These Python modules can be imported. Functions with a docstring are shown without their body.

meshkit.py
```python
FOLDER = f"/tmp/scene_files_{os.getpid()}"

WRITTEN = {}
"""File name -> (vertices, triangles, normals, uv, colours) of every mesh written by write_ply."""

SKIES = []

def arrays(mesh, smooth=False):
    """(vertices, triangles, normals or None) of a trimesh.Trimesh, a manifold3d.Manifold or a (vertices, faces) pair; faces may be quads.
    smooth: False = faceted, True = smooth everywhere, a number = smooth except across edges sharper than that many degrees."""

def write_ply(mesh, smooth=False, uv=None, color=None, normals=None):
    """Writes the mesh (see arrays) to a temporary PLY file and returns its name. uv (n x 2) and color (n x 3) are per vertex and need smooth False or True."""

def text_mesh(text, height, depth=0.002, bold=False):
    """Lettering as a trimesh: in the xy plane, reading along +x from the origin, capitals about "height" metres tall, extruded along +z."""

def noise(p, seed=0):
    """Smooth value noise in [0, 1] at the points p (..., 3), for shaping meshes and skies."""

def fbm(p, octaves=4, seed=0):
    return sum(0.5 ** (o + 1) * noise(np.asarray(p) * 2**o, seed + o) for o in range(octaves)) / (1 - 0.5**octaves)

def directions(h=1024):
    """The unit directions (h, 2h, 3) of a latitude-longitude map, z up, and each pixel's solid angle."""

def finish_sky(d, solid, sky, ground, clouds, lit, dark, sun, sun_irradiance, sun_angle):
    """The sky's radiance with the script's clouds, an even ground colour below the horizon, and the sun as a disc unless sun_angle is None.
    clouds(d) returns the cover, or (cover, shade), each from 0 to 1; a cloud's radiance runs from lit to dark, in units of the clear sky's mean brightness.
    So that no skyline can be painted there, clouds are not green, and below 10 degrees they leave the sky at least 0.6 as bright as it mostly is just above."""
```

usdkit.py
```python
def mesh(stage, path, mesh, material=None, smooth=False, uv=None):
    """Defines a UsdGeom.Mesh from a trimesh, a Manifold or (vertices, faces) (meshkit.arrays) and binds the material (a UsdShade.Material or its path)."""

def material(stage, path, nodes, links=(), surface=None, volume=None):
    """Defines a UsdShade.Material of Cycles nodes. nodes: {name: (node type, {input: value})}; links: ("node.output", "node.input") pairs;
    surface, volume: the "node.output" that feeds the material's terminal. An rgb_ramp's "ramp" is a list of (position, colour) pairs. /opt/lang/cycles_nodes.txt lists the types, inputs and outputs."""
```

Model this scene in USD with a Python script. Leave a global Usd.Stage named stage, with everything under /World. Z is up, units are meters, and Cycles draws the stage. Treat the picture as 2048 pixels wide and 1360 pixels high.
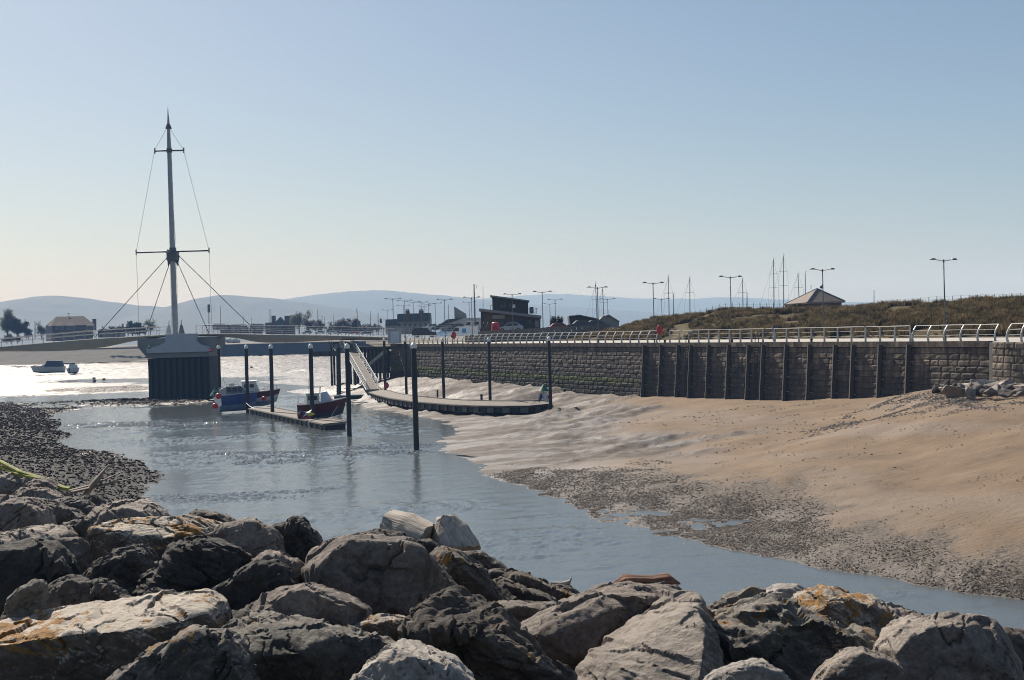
import math, random
import numpy as np, trimesh, usdkit, meshkit
import manifold3d as m3
from scipy.interpolate import RBFInterpolator
from scipy.ndimage import gaussian_filter
from scipy.spatial import cKDTree
from shapely.geometry import Polygon
from pxr import Usd, UsdGeom, UsdLux, UsdShade, Sdf, Gf, Vt

# ------------------------------------------------------------ camera, sky, sun, exposure
stage = Usd.Stage.CreateInMemory()
UsdGeom.SetStageUpAxis(stage, UsdGeom.Tokens.z)
UsdGeom.SetStageMetersPerUnit(stage, 1.0)
world = UsdGeom.Xform.Define(stage, '/World')
stage.SetDefaultPrim(world.GetPrim())
random.seed(7)
rng = np.random.default_rng(7)

FOC = 2600.0                        # focal length in pixels of a 2048 wide picture
EYE = np.array([0.0, 0.0, 10.0])
PITCH, ROLL = math.atan2(12, FOC), 0.027
_F = np.array([0, math.cos(PITCH), -math.sin(PITCH)])
_R0, _U0 = np.array([1.0, 0, 0]), np.array([0, math.sin(PITCH), math.cos(PITCH)])
_R = math.cos(ROLL) * _R0 - math.sin(ROLL) * _U0
_U = math.cos(ROLL) * _U0 + math.sin(ROLL) * _R0
cam = UsdGeom.Camera.Define(stage, '/World/camera')
cam.CreateHorizontalApertureAttr(36.0); cam.CreateVerticalApertureAttr(36.0 * 680 / 1024)
cam.CreateFocalLengthAttr(FOC / 2048 * 36.0)
cam.CreateClippingRangeAttr(Gf.Vec2f(0.1, 30000))
cm = Gf.Matrix4d(1.0)
for i, v in enumerate((_R, _U, -_F, EYE)):
    cm.SetRow(i, Gf.Vec4d(float(v[0]), float(v[1]), float(v[2]), 1.0 if i == 3 else 0.0))
cam.AddTransformOp().Set(cm)
EXPOSURE = 0.65
cam.CreateExposureAttr(EXPOSURE)

SUN_AZ, SUN_EL = math.radians(-32), math.radians(42)     # azimuth from +y towards +x
SUN = np.array([math.sin(SUN_AZ) * math.cos(SUN_EL), math.cos(SUN_AZ) * math.cos(SUN_EL), math.sin(SUN_EL)])
sky = UsdLux.DomeLight.Define(stage, '/World/sky')
skymat = usdkit.material(stage, '/World/Looks/sky_air', {
    's': ('sky_texture', {'sky_type': 'single_scattering', 'sun_disc': False, 'sun_elevation': SUN_EL, 'sun_rotation': math.atan2(SUN[0], SUN[1]),
                          'air_density': 1.0, 'aerosol_density': 1.15, 'ozone_density': 2.4, 'altitude': 10.0}),
    'b': ('background_shader', {'strength': 0.05})}, [('s.color', 'b.color')], surface='b.background')
UsdShade.MaterialBindingAPI.Apply(sky.GetPrim()).Bind(skymat)
sky.GetPrim().SetCustomDataByKey('kind', 'structure')
sun = UsdLux.DistantLight.Define(stage, '/World/sun')
sun.CreateNormalizeAttr(True); sun.CreateIntensityAttr(1.25); sun.CreateAngleAttr(0.5); sun.CreateColorAttr(Gf.Vec3f(1.0, 0.94, 0.87))
z = Gf.Vec3d(*map(float, SUN)); x = Gf.Cross(Gf.Vec3d(0, 0, 1), z).GetNormalized(); y = Gf.Cross(z, x)
sm = Gf.Matrix4d(1.0)
for i, v in enumerate((x, y, z)):
    sm.SetRow(i, Gf.Vec4d(v[0], v[1], v[2], 0))
sun.AddTransformOp().Set(sm)

# ------------------------------------------------------------ helpers
def ray(px, py):
    return _F + _R * ((px - 1024) / FOC) + _U * ((680 - py) / FOC)
def P(px, py, Y):
    """the point of the place seen at that spot of the photograph, Y metres away"""
    d = ray(px, py); return EYE + d * (Y / d[1])
def G(px, py, z):
    """the same, on the level z"""
    d = ray(px, py); return EYE + d * ((z - EYE[2]) / d[2])

used = {}
def path_for(parent, name):
    base = f'{parent}/{name}'
    n = used.get(base, -1) + 1; used[base] = n
    return base if n == 0 else f'{base}_{n:03d}'
class T:
    def __init__(s, prim, loc): s.prim, s.loc, s.path = prim, np.asarray(loc, float), str(prim.GetPath())
def tag(prim, label=None, cat=None, group=None, kind=None):
    for k, v in (('label', label), ('category', cat), ('group', group), ('kind', kind)):
        if v: prim.SetCustomDataByKey(k, v)
    return prim
def thing(name, label, cat, loc=(0, 0, 0), rotz=0, group=None, scale=None):
    x = UsdGeom.Xform.Define(stage, path_for('/World', name))
    x.AddTranslateOp().Set(Gf.Vec3d(*map(float, loc)))
    if rotz: x.AddRotateZOp().Set(float(math.degrees(rotz)))
    if scale: x.AddScaleOp().Set(Gf.Vec3f(*([scale] * 3 if np.ndim(scale) == 0 else scale)))
    tag(x.GetPrim(), label, cat, group)
    return T(x.GetPrim(), loc)
def shift(mesh, d):
    v, f, _ = meshkit.arrays(mesh)
    return trimesh.Trimesh(v - np.asarray(d), f, process=False)
def part(t, name, mesh, mat, smooth=False, local=False, label=None, kind=None):
    """a part of a thing; the mesh is given in world coordinates unless local"""
    if isinstance(mesh, list): mesh = cat(*mesh)
    if not local: mesh = shift(mesh, t.loc)
    m = usdkit.mesh(stage, path_for(t.path, name), mesh, mat, smooth)
    tag(m.GetPrim(), label, None, None, kind)
    return T(m.GetPrim(), t.loc)
def solo(name, mesh, mat, label=None, cat_=None, group=None, kind=None, smooth=False):
    if isinstance(mesh, list): mesh = cat(*mesh)
    m = usdkit.mesh(stage, path_for('/World', name), mesh, mat, smooth)
    tag(m.GetPrim(), label, cat_, group, kind)
    return T(m.GetPrim(), (0, 0, 0))
def dup(t, name, label, loc, rotz=0, group=None, scale=None):
    x = UsdGeom.Xform.Define(stage, path_for('/World', name))
    x.GetPrim().GetReferences().AddInternalReference(t.prim.GetPath())
    x.ClearXformOpOrder()
    x.AddTranslateOp(opSuffix='place').Set(Gf.Vec3d(*map(float, loc)))
    if rotz: x.AddRotateZOp(opSuffix='place').Set(float(math.degrees(rotz)))
    if scale: x.AddScaleOp(opSuffix='place').Set(Gf.Vec3f(*([scale] * 3 if np.ndim(scale) == 0 else scale)))
    was = t.prim.GetCustomData()
    tag(x.GetPrim(), label, was.get('category'), group or was.get('group'))
    x.GetPrim().SetInstanceable(True)
    return T(x.GetPrim(), loc)
def scatter(name, protos, mats, pos, scl, rot, label=None, kind='stuff', parent='/World', cat_=None):
    """a PointInstancer of several prototypes; rot is a yaw per copy, scl (n,) or (n,3)"""
    p = path_for(parent, name)
    pi = UsdGeom.PointInstancer.Define(stage, p)
    for i, (m, mt) in enumerate(zip(protos, mats)):
        mm = usdkit.mesh(stage, f'{p}/piece_{i:03d}', m, mt, 60)
        pi.GetPrototypesRel().AddTarget(mm.GetPath())
    n = len(pos)
    pi.CreateProtoIndicesAttr(Vt.IntArray.FromNumpy(rng.integers(0, len(protos), n).astype(np.int32)))
    pi.CreatePositionsAttr(Vt.Vec3fArray.FromNumpy(np.asarray(pos, np.float32)))
    s = np.asarray(scl, np.float32); s = np.repeat(s[:, None], 3, 1) if s.ndim == 1 else s
    pi.CreateScalesAttr(Vt.Vec3fArray.FromNumpy(s))
    q = [Gf.Quath(float(math.cos(a / 2)), 0, 0, float(math.sin(a / 2))) for a in rot]
    pi.CreateOrientationsAttr(Vt.QuathArray(q))
    tag(pi.GetPrim(), label, cat_, None, kind)

def cat(*ms):
    out = []
    for m in ms:
        if hasattr(m, 'to_mesh') or isinstance(m, tuple):
            v, f, _ = meshkit.arrays(m); m = trimesh.Trimesh(v, f, process=False)
        out.append(m)
    return trimesh.util.concatenate(out)
def frame(a):
    a = np.asarray(a, float); a = a / np.linalg.norm(a)
    h = np.array([0, 0, 1.0]) if abs(a[2]) < 0.9 else np.array([1.0, 0, 0])
    u = np.cross(h, a); u /= np.linalg.norm(u)
    return u, np.cross(a, u), a
def cyl(p0, p1, r0, r1=None, n=10, caps=True):
    p0, p1 = np.asarray(p0, float), np.asarray(p1, float); r1 = r0 if r1 is None else r1
    u, w, _ = frame(p1 - p0)
    t = np.arange(n) * 2 * np.pi / n
    c = np.cos(t)[:, None] * u + np.sin(t)[:, None] * w
    v = np.vstack([p0 + c * r0, p1 + c * r1, p0[None], p1[None]])
    f = []
    for i in range(n):
        j = (i + 1) % n
        f += [[i, j, n + j], [i, n + j, n + i]]
        if caps: f += [[2 * n, j, i], [2 * n + 1, n + i, n + j]]
    return trimesh.Trimesh(v, f, process=False)
def tube(path, r, n=6):
    return cat(*[cyl(a, b, r, n=n) for a, b in zip(path[:-1], path[1:])])
def box(c, s, yaw=0.0, bev=0.0):
    """box of size s, centred at c, turned by yaw about z; bev chamfers its edges"""
    s = np.asarray(s, float) / 2
    if bev > 0:
        bev = min(bev, s.min() * 0.6)
        v = np.array([[a * (s[0] - (bev if k != 0 else 0)), b * (s[1] - (bev if k != 1 else 0)), g * (s[2] - (bev if k != 2 else 0))] for a in (-1, 1) for b in (-1, 1) for g in (-1, 1) for k in range(3)])
        m = trimesh.convex.convex_hull(v)
        v, f = m.vertices.copy(), m.faces
    else:
        m = trimesh.creation.box(s * 2); v, f = m.vertices.copy(), m.faces
    cz, sz = math.cos(yaw), math.sin(yaw)
    v = np.c_[v[:, 0] * cz - v[:, 1] * sz, v[:, 0] * sz + v[:, 1] * cz, v[:, 2]] + np.asarray(c, float)
    return trimesh.Trimesh(v, f, process=False)
def bar(p0, p1, w, h):
    """a straight bar of width w and height h between two points"""
    p0, p1 = np.asarray(p0, float), np.asarray(p1, float); u, t, _ = frame(p1 - p0)
    v = np.array([p + u * a * w / 2 + t * b * h / 2 for p in (p0, p1) for a, b in ((-1, -1), (1, -1), (1, 1), (-1, 1))])
    return trimesh.Trimesh(v, [[0, 2, 1], [0, 3, 2], [4, 5, 6], [4, 6, 7], [0, 1, 5], [0, 5, 4], [1, 2, 6], [1, 6, 5], [2, 3, 7], [2, 7, 6], [3, 0, 4], [3, 4, 7]], process=False)
def hull(pts):
    return trimesh.convex.convex_hull(np.asarray(pts, float))
def prism(poly, p0, ux, uy, depth):
    """a polygon drawn in the plane p0 + a ux + b uy, given depth along ux x uy"""
    m = trimesh.creation.extrude_polygon(Polygon(poly), depth, engine='earcut')
    ux, uy = np.asarray(ux, float), np.asarray(uy, float); n = np.cross(ux, uy)
    v = np.asarray(p0) + m.vertices[:, :1] * ux + m.vertices[:, 1:2] * uy + m.vertices[:, 2:] * n
    return trimesh.Trimesh(v, m.faces, process=False)
def loft(rings, closed=True, caps=True):
    """skin of rings of points, (k, n, 3)"""
    R = np.asarray(rings, float); k, n = R.shape[:2]
    v = R.reshape(-1, 3).tolist(); f = []
    for i in range(k - 1):
        for j in range(n if closed else n - 1):
            a, b = i * n + j, i * n + (j + 1) % n
            f += [[a, b, b + n], [a, b + n, a + n]]
    if caps:
        for i, s in ((0, -1), (k - 1, 1)):
            c = len(v); v.append(R[i].mean(0).tolist())
            for j in range(n if closed else n - 1):
                a, b = i * n + j, i * n + (j + 1) % n
                f.append([c, a, b] if s > 0 else [c, b, a])
    return trimesh.Trimesh(v, f, process=False)
def grid_mesh(V):
    """triangles of an (a, b, 3) lattice"""
    a, b = V.shape[:2]; i = np.arange(a * b).reshape(a, b)
    q = np.stack([i[:-1, :-1], i[:-1, 1:], i[1:, 1:], i[1:, :-1]], -1).reshape(-1, 4)
    return trimesh.Trimesh(V.reshape(-1, 3), np.vstack([q[:, [0, 1, 2]], q[:, [0, 2, 3]]]), process=False)
def smoothstep(a, b, x):
    t = np.clip((x - a) / (b - a), 0, 1); return t * t * (3 - 2 * t)

def mat(name, col, rough=0.7, metal=0.0, vary=0.25, scale=1.5, bump=0.0, bscale=20.0, obj=0.0, spec=0.5, streak=None):
    """plain surface with uneven colour: vary is the swing of a world noise, obj a swing per object, streak squeezes the noise (x, y, z)"""
    p = f'/World/Looks/{name}'
    n = {'g': ('geometry', {}), 'm': ('mapping', {'scale': streak or (1, 1, 1)}),
         'n': ('noise_texture', {'scale': scale, 'detail': 6.0, 'roughness': 0.62}),
         'r': ('map_range', {'from_min': 0.3, 'from_max': 0.7, 'to_min': 1 - vary, 'to_max': 1 + vary}),
         'o': ('object_info', {}), 'ro': ('map_range', {'to_min': 1 - obj, 'to_max': 1 + obj}),
         'k': ('math', {'math_type': 'multiply'}), 'c': ('combine_xyz', {}),
         'x': ('vector_math', {'math_type': 'multiply', 'vector1': col}),
         'p': ('principled_bsdf', {'roughness': rough, 'metallic': metal, 'specular_ior_level': spec})}
    l = [('g.position', 'm.vector'), ('m.vector', 'n.vector'), ('n.fac', 'r.value'), ('o.random', 'ro.value'), ('r.result', 'k.value1'), ('ro.result', 'k.value2'),
         ('k.value', 'c.x'), ('k.value', 'c.y'), ('k.value', 'c.z'), ('c.vector', 'x.vector2'), ('x.vector', 'p.base_color')]
    if bump:
        n['bn'] = ('noise_texture', {'scale': bscale, 'detail': 5.0}); n['b'] = ('bump', {'strength': 1.0, 'distance': bump})
        l += [('m.vector', 'bn.vector'), ('bn.fac', 'b.height'), ('b.normal', 'p.normal')]
    return usdkit.material(stage, p, n, l, surface='p.BSDF')

# ------------------------------------------------------------ materials with more to them
def graph(name, nodes, links, surface='p.BSDF', volume=None):
    return usdkit.material(stage, f'/World/Looks/{name}', nodes, links, surface=surface, volume=volume)

FORESHORE = graph('tidal_ground', {
    'g': ('geometry', {}), 'am': ('attribute', {'attribute': 'mud'}), 'ad': ('attribute', {'attribute': 'weed'}), 'weed': ('rgb_ramp', {'ramp': [(0.35, (0.010, 0.009, 0.008)), (0.55, (0.028, 0.025, 0.021)), (0.72, (0.06, 0.052, 0.042))]}), 'mx3': ('mix_color', {}), 'ag': ('attribute', {'attribute': 'gravel'}), 'aw': ('attribute', {'attribute': 'wet'}),
    'n1': ('noise_texture', {'scale': 0.35, 'detail': 8.0, 'roughness': 0.65}), 'n2': ('noise_texture', {'scale': 5.0, 'detail': 6.0, 'roughness': 0.7}),
    'ms': ('mapping', {'scale': (0.5, 2.2, 1.0), 'rotation': (0, 0, 0.5)}), 'n3': ('noise_texture', {'scale': 1.6, 'detail': 5.0, 'roughness': 0.6}),
    'sand': ('rgb_ramp', {'ramp': [(0.3, (0.105, 0.069, 0.038)), (0.46, (0.147, 0.097, 0.054)), (0.56, (0.165, 0.110, 0.062)), (0.7, (0.20, 0.136, 0.079))]}),
    'mud': ('rgb_ramp', {'ramp': [(0.3, (0.045, 0.034, 0.026)), (0.5, (0.09, 0.069, 0.052)), (0.7, (0.15, 0.117, 0.089))]}),
    'grav': ('rgb_ramp', {'ramp': [(0.35, (0.035, 0.028, 0.022)), (0.5, (0.10, 0.08, 0.06)), (0.68, (0.20, 0.155, 0.115))]}),
    'mx1': ('mix_color', {}), 'mx2': ('mix_color', {}), 'wd': ('mix_color', {'blend_type': 'multiply', 'b': (0.66, 0.65, 0.65)}),
    'rw': ('map_range', {'to_min': 0.9, 'to_max': 0.36}), 'rn': ('math', {'math_type': 'multiply_add', 'value2': 0.3}), 'rs': ('math', {'math_type': 'subtract', 'value2': 0.15, 'use_clamp': True}),
    'bm': ('math', {'math_type': 'add'}), 'b': ('bump', {'strength': 1.0, 'distance': 0.11}),
    'p': ('principled_bsdf', {'specular_ior_level': 0.5, 'coat_roughness': 0.32}), 'cw': ('math', {'math_type': 'multiply', 'value2': 0.24})},
    [('aw.fac', 'cw.value1'), ('cw.value', 'p.coat_weight'), ('g.position', 'n1.vector'), ('g.position', 'n2.vector'), ('g.position', 'ms.vector'), ('ms.vector', 'n3.vector'),
     ('n1.fac', 'sand.fac'), ('n2.fac', 'grav.fac'), ('n3.fac', 'mud.fac'),
     ('am.fac', 'mx1.fac'), ('sand.color', 'mx1.a'), ('mud.color', 'mx1.b'), ('ag.fac', 'mx2.fac'), ('mx1.result', 'mx2.a'), ('grav.color', 'mx2.b'),
     ('aw.fac', 'wd.fac'), ('n2.fac', 'weed.fac'), ('ad.fac', 'mx3.fac'), ('mx2.result', 'mx3.a'), ('weed.color', 'mx3.b'), ('mx3.result', 'wd.a'), ('wd.result', 'p.base_color'),
     ('aw.fac', 'rw.value'), ('n2.fac', 'rn.value1'), ('rw.result', 'rn.value3'), ('rn.value', 'rs.value1'), ('rs.value', 'p.roughness'),
     ('n2.fac', 'bm.value1'), ('n3.fac', 'bm.value2'), ('bm.value', 'b.height'), ('b.normal', 'p.normal'), ('b.normal', 'p.coat_normal')])

WATER = graph('river_water', {
    'g': ('geometry', {}), 'm1': ('mapping', {'scale': (1.0, 1.5, 1.0), 'rotation': (0, 0, 0.35)}), 'n2': ('noise_texture', {'scale': 5.0, 'detail': 3.0, 'roughness': 0.6}),
    'b': ('bump', {'strength': 1.0, 'distance': 0.012}), 'p': ('principled_bsdf', {'base_color': (0.075, 0.085, 0.088), 'roughness': 0.085, 'ior': 1.333, 'specular_ior_level': 0.5})},
    [('g.position', 'm1.vector'), ('m1.vector', 'n2.vector'), ('n2.fac', 'b.height'), ('b.normal', 'p.normal')])

def rock_mat(name, dark, light, lichen=0.0, pale_vein=0.3, dirt=0.5, crust_lit_top=0.5):
    """rough quarried rock: mottled between two tones, darker patches, white veins, orange lichen and painted-in sunlit paleness on faces that look up"""
    return graph(name, {
        'g': ('geometry', {}), 'ms': ('mapping', {'scale': (1.0, 1.0, 1.5), 'rotation': (0.4, 0.3, 0)}),
        'n1': ('noise_texture', {'scale': 1.7, 'detail': 8.0, 'roughness': 0.68, 'distortion': 0.5}), 'n2': ('noise_texture', {'scale': 22.0, 'detail': 8.0, 'roughness': 0.75}),
        'n3': ('noise_texture', {'scale': 3.1, 'detail': 9.0, 'roughness': 0.7}), 'n4': ('noise_texture', {'scale': 60.0, 'detail': 4.0, 'roughness': 0.6}),
        'base': ('rgb_ramp', {'ramp': [(0.3, dark), (0.5, tuple(0.5 * (a + b) for a, b in zip(dark, light))), (0.66, light)]}),
        'fine': ('map_range', {'from_min': 0.3, 'from_max': 0.7, 'to_min': 0.45, 'to_max': 1.45}), 'fc': ('combine_xyz', {}), 'bf': ('vector_math', {'math_type': 'multiply'}),
        'crust_lit_top': ('map_range', {'from_min': 0.5, 'from_max': 0.62, 'to_min': 0.0, 'to_max': dirt, 'clamp': True}), 'mc': ('mix_color', {'b': (0.045, 0.042, 0.038)}),
        'v': ('noise_texture', {'scale': 0.9, 'detail': 3.0, 'distortion': 1.4, 'roughness': 0.4}), 'va': ('math', {'math_type': 'subtract', 'value2': 0.5}), 'vb': ('math', {'math_type': 'absolute'}),
        'vr': ('map_range', {'from_min': 0.0, 'from_max': 0.012, 'to_min': pale_vein * 0.25, 'to_max': 0.0, 'clamp': True}), 'mv': ('mix_color', {'b': (0.5, 0.48, 0.45)}),
        'ln': ('noise_texture', {'scale': 7.5, 'detail': 9.0, 'roughness': 0.74}), 'l2': ('noise_texture', {'scale': 0.8, 'detail': 2.0}), 'ls': ('math', {'math_type': 'multiply_add', 'value2': 0.6}),
        'lr': ('map_range', {'from_min': 1.06 - 0.11 * lichen, 'from_max': 1.10 - 0.11 * lichen, 'clamp': True}),
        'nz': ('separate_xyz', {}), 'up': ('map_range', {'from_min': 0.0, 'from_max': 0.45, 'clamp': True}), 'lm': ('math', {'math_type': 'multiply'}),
        'cn': ('math', {'math_type': 'multiply'}), 'cr': ('map_range', {'from_min': 0.40 - 0.25 * (crust_lit_top > 1), 'from_max': 0.58 - 0.25 * (crust_lit_top > 1), 'to_min': 0.0, 'to_max': min(crust_lit_top, 1.0), 'clamp': True}), 'cu': ('map_range', {'from_min': 0.25, 'from_max': 0.7, 'clamp': True}), 'mcr': ('mix_color', {'b': (0.43, 0.375, 0.305)}),  # paler lichen tone on up-facing tops, sunlight put into the colour
        'lc': ('rgb_ramp', {'ramp': [(0.35, (0.15, 0.07, 0.014)), (0.6, (0.31, 0.155, 0.03))]}), 'ml': ('mix_color', {}),
        'h': ('math', {'math_type': 'multiply_add', 'value2': 0.22}), 'h2': ('math', {'math_type': 'multiply_add', 'value2': 0.10}),
        'b': ('bump', {'strength': 1.0, 'distance': 0.085}), 'p': ('principled_bsdf', {'roughness': 0.82, 'specular_ior_level': 0.35})},
        [('g.position', 'ms.vector'), ('ms.vector', 'n1.vector'), ('g.position', 'n2.vector'), ('g.position', 'n3.vector'), ('g.position', 'n4.vector'), ('ms.vector', 'v.vector'),
         ('g.position', 'ln.vector'), ('g.position', 'l2.vector'),
         ('n1.fac', 'base.fac'), ('n2.fac', 'fine.value'), ('fine.result', 'fc.x'), ('fine.result', 'fc.y'), ('fine.result', 'fc.z'), ('base.color', 'bf.vector1'), ('fc.vector', 'bf.vector2'),
         ('n3.fac', 'crust_lit_top.value'), ('crust_lit_top.result', 'mc.fac'), ('bf.vector', 'mc.a'),
         ('v.fac', 'va.value1'), ('va.value', 'vb.value1'), ('vb.value', 'vr.value'), ('vr.result', 'mv.fac'), ('mc.result', 'mv.a'),
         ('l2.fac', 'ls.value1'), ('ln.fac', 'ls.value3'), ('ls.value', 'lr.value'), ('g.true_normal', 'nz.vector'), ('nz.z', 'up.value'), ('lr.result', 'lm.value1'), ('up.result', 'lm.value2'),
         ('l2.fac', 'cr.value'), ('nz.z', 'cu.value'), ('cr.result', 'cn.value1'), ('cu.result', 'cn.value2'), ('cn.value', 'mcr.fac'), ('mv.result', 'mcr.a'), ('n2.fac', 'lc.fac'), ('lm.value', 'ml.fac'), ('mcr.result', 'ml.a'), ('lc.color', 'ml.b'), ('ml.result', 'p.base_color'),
         ('n2.fac', 'h.value1'), ('n3.fac', 'h.value3'), ('n4.fac', 'h2.value1'), ('h.value', 'h2.value3'), ('h2.value', 'b.height'), ('b.normal', 'p.normal')])

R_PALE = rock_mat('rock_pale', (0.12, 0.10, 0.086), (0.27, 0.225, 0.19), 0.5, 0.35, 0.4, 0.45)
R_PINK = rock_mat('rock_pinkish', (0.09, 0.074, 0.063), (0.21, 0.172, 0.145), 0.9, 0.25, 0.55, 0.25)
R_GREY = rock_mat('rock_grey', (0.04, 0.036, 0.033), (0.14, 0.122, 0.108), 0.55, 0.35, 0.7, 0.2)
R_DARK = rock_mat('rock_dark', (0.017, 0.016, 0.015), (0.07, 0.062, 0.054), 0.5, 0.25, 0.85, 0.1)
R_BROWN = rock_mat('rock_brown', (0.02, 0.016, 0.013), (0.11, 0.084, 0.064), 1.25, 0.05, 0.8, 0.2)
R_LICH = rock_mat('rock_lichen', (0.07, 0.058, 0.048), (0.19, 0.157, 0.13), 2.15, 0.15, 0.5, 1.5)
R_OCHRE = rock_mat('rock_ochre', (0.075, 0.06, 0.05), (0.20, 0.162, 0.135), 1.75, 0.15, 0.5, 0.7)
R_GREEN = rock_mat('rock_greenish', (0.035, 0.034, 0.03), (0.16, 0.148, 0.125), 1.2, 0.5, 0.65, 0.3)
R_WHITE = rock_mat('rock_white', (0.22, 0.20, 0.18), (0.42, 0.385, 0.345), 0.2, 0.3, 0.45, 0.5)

# ------------------------------------------------------------ air
haze_mat = graph('haze_air', {'v': ('principled_volume', {'color': (0.30, 0.545, 1.0), 'absorption_color': (1.0, 1.0, 1.0), 'density': 1.75e-4, 'anisotropy': 0.0})}, [], surface=None, volume='v.volume')
solo('haze', box((0, 4900, 178), (16000, 11800, 364)), haze_mat, 'thin pale blue haze over the harbour and the hills', 'haze', kind='stuff')

# ------------------------------------------------------------ hills far inland
HILL = mat('hill_woods', (0.035, 0.045, 0.035), 0.95, vary=0.4, scale=0.01)
def hills(Y, depth, sil, seed, name='hills', amp=3.0, base=4.0):
    sil = np.array(sil, float)
    xs = np.arange(sil[0, 0], sil[-1, 0], 2.5); ys = np.interp(xs, sil[:, 0], sil[:, 1])
    ys = gaussian_filter(ys, 3)
    top = np.array([P(a, b, Y) for a, b in zip(xs, ys)])
    rows = []
    for t, k in ((-1, 0), (-0.7, .3), (-0.4, .66), (-0.18, .88), (-0.06, .975), (0, 1), (0.2, .9), (0.6, .5), (1, 0)):
        r = top.copy(); r[:, 1] += t * depth
        r[:, 2] = base + (top[:, 2] - base) * k
        if 0 < k:
            r[:, 2] += amp * (meshkit.fbm(np.c_[r[:, 0] / 60, np.full(len(r), t * 20), np.zeros(len(r))], 5, seed) - 0.5) * 2
        rows.append(r)
    solo(name, grid_mesh(np.array(rows)[:, ::-1]), HILL, kind='structure', smooth=True)
hills(3900, 1100, [(-340, 640), (-180, 622), (-60, 610), (0, 607), (50, 597), (100, 591), (140, 592), (180, 597), (250, 606), (290, 612), (330, 616), (345, 614), (365, 607), (400, 596), (450, 589.5), (475, 591), (500, 594), (520, 595), (560, 598), (620, 606), (700, 618), (800, 640), (900, 655)], 1)
hills(5900, 1500, [(380, 640), (500, 606), (560, 601), (600, 594), (640, 588), (700, 582), (750, 579.5), (790, 581), (820, 585), (880, 590), (920, 594), (960, 598), (1000, 603), (1060, 608), (1150, 614), (1300, 625), (1420, 640)], 2, amp=4)
hills(8200, 1600, [(820, 625), (900, 606), (960, 598), (1000, 594), (1056, 590), (1100, 588), (1150, 588.5), (1200, 592), (1276, 597), (1330, 597), (1393, 597.5), (1430, 595), (1460, 594), (1500, 595.5), (1560, 599), (1640, 602), (1700, 604), (1800, 607), (1900, 612), (2048, 618), (2200, 624), (2420, 640)], 3, amp=4)

# ------------------------------------------------------------ quay line, water, foreshore
def wall_x(Y): return 94.8 - 0.505 * Y                       # top edge of the quay wall in plan
W_DIR = np.array([-0.505, 1.0, 0]); W_DIR /= np.linalg.norm(W_DIR)      # along the wall, away from the camera
W_OUT = np.array([-W_DIR[1], W_DIR[0], 0])                              # out of the wall, towards the river
def coping(Y): return 8.33 + 0.004 * (Y - 110)
def wall_Y(px):                                              # where a column of the picture meets the wall's top
    d = ray(px, 690); u = d[0] / d[1]; return 94.8 / (u + 0.505)

S, Mu, Gr = (0, 0), (1, 0), (0, 1)      # (mud, gravel)
def ridged_(p, seed, o=4): return sum(0.55 ** k * (1 - np.abs(2 * meshkit.noise(p * 2.1 ** k, seed + 7 * k) - 1)) for k in range(o))
ctrl = []
def c(cls, *pts):
    for px, py, zz in pts:
        g = G(px, py, zz); ctrl.append((g[0] / g[1], math.log(g[1]), zz, *cls))
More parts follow.
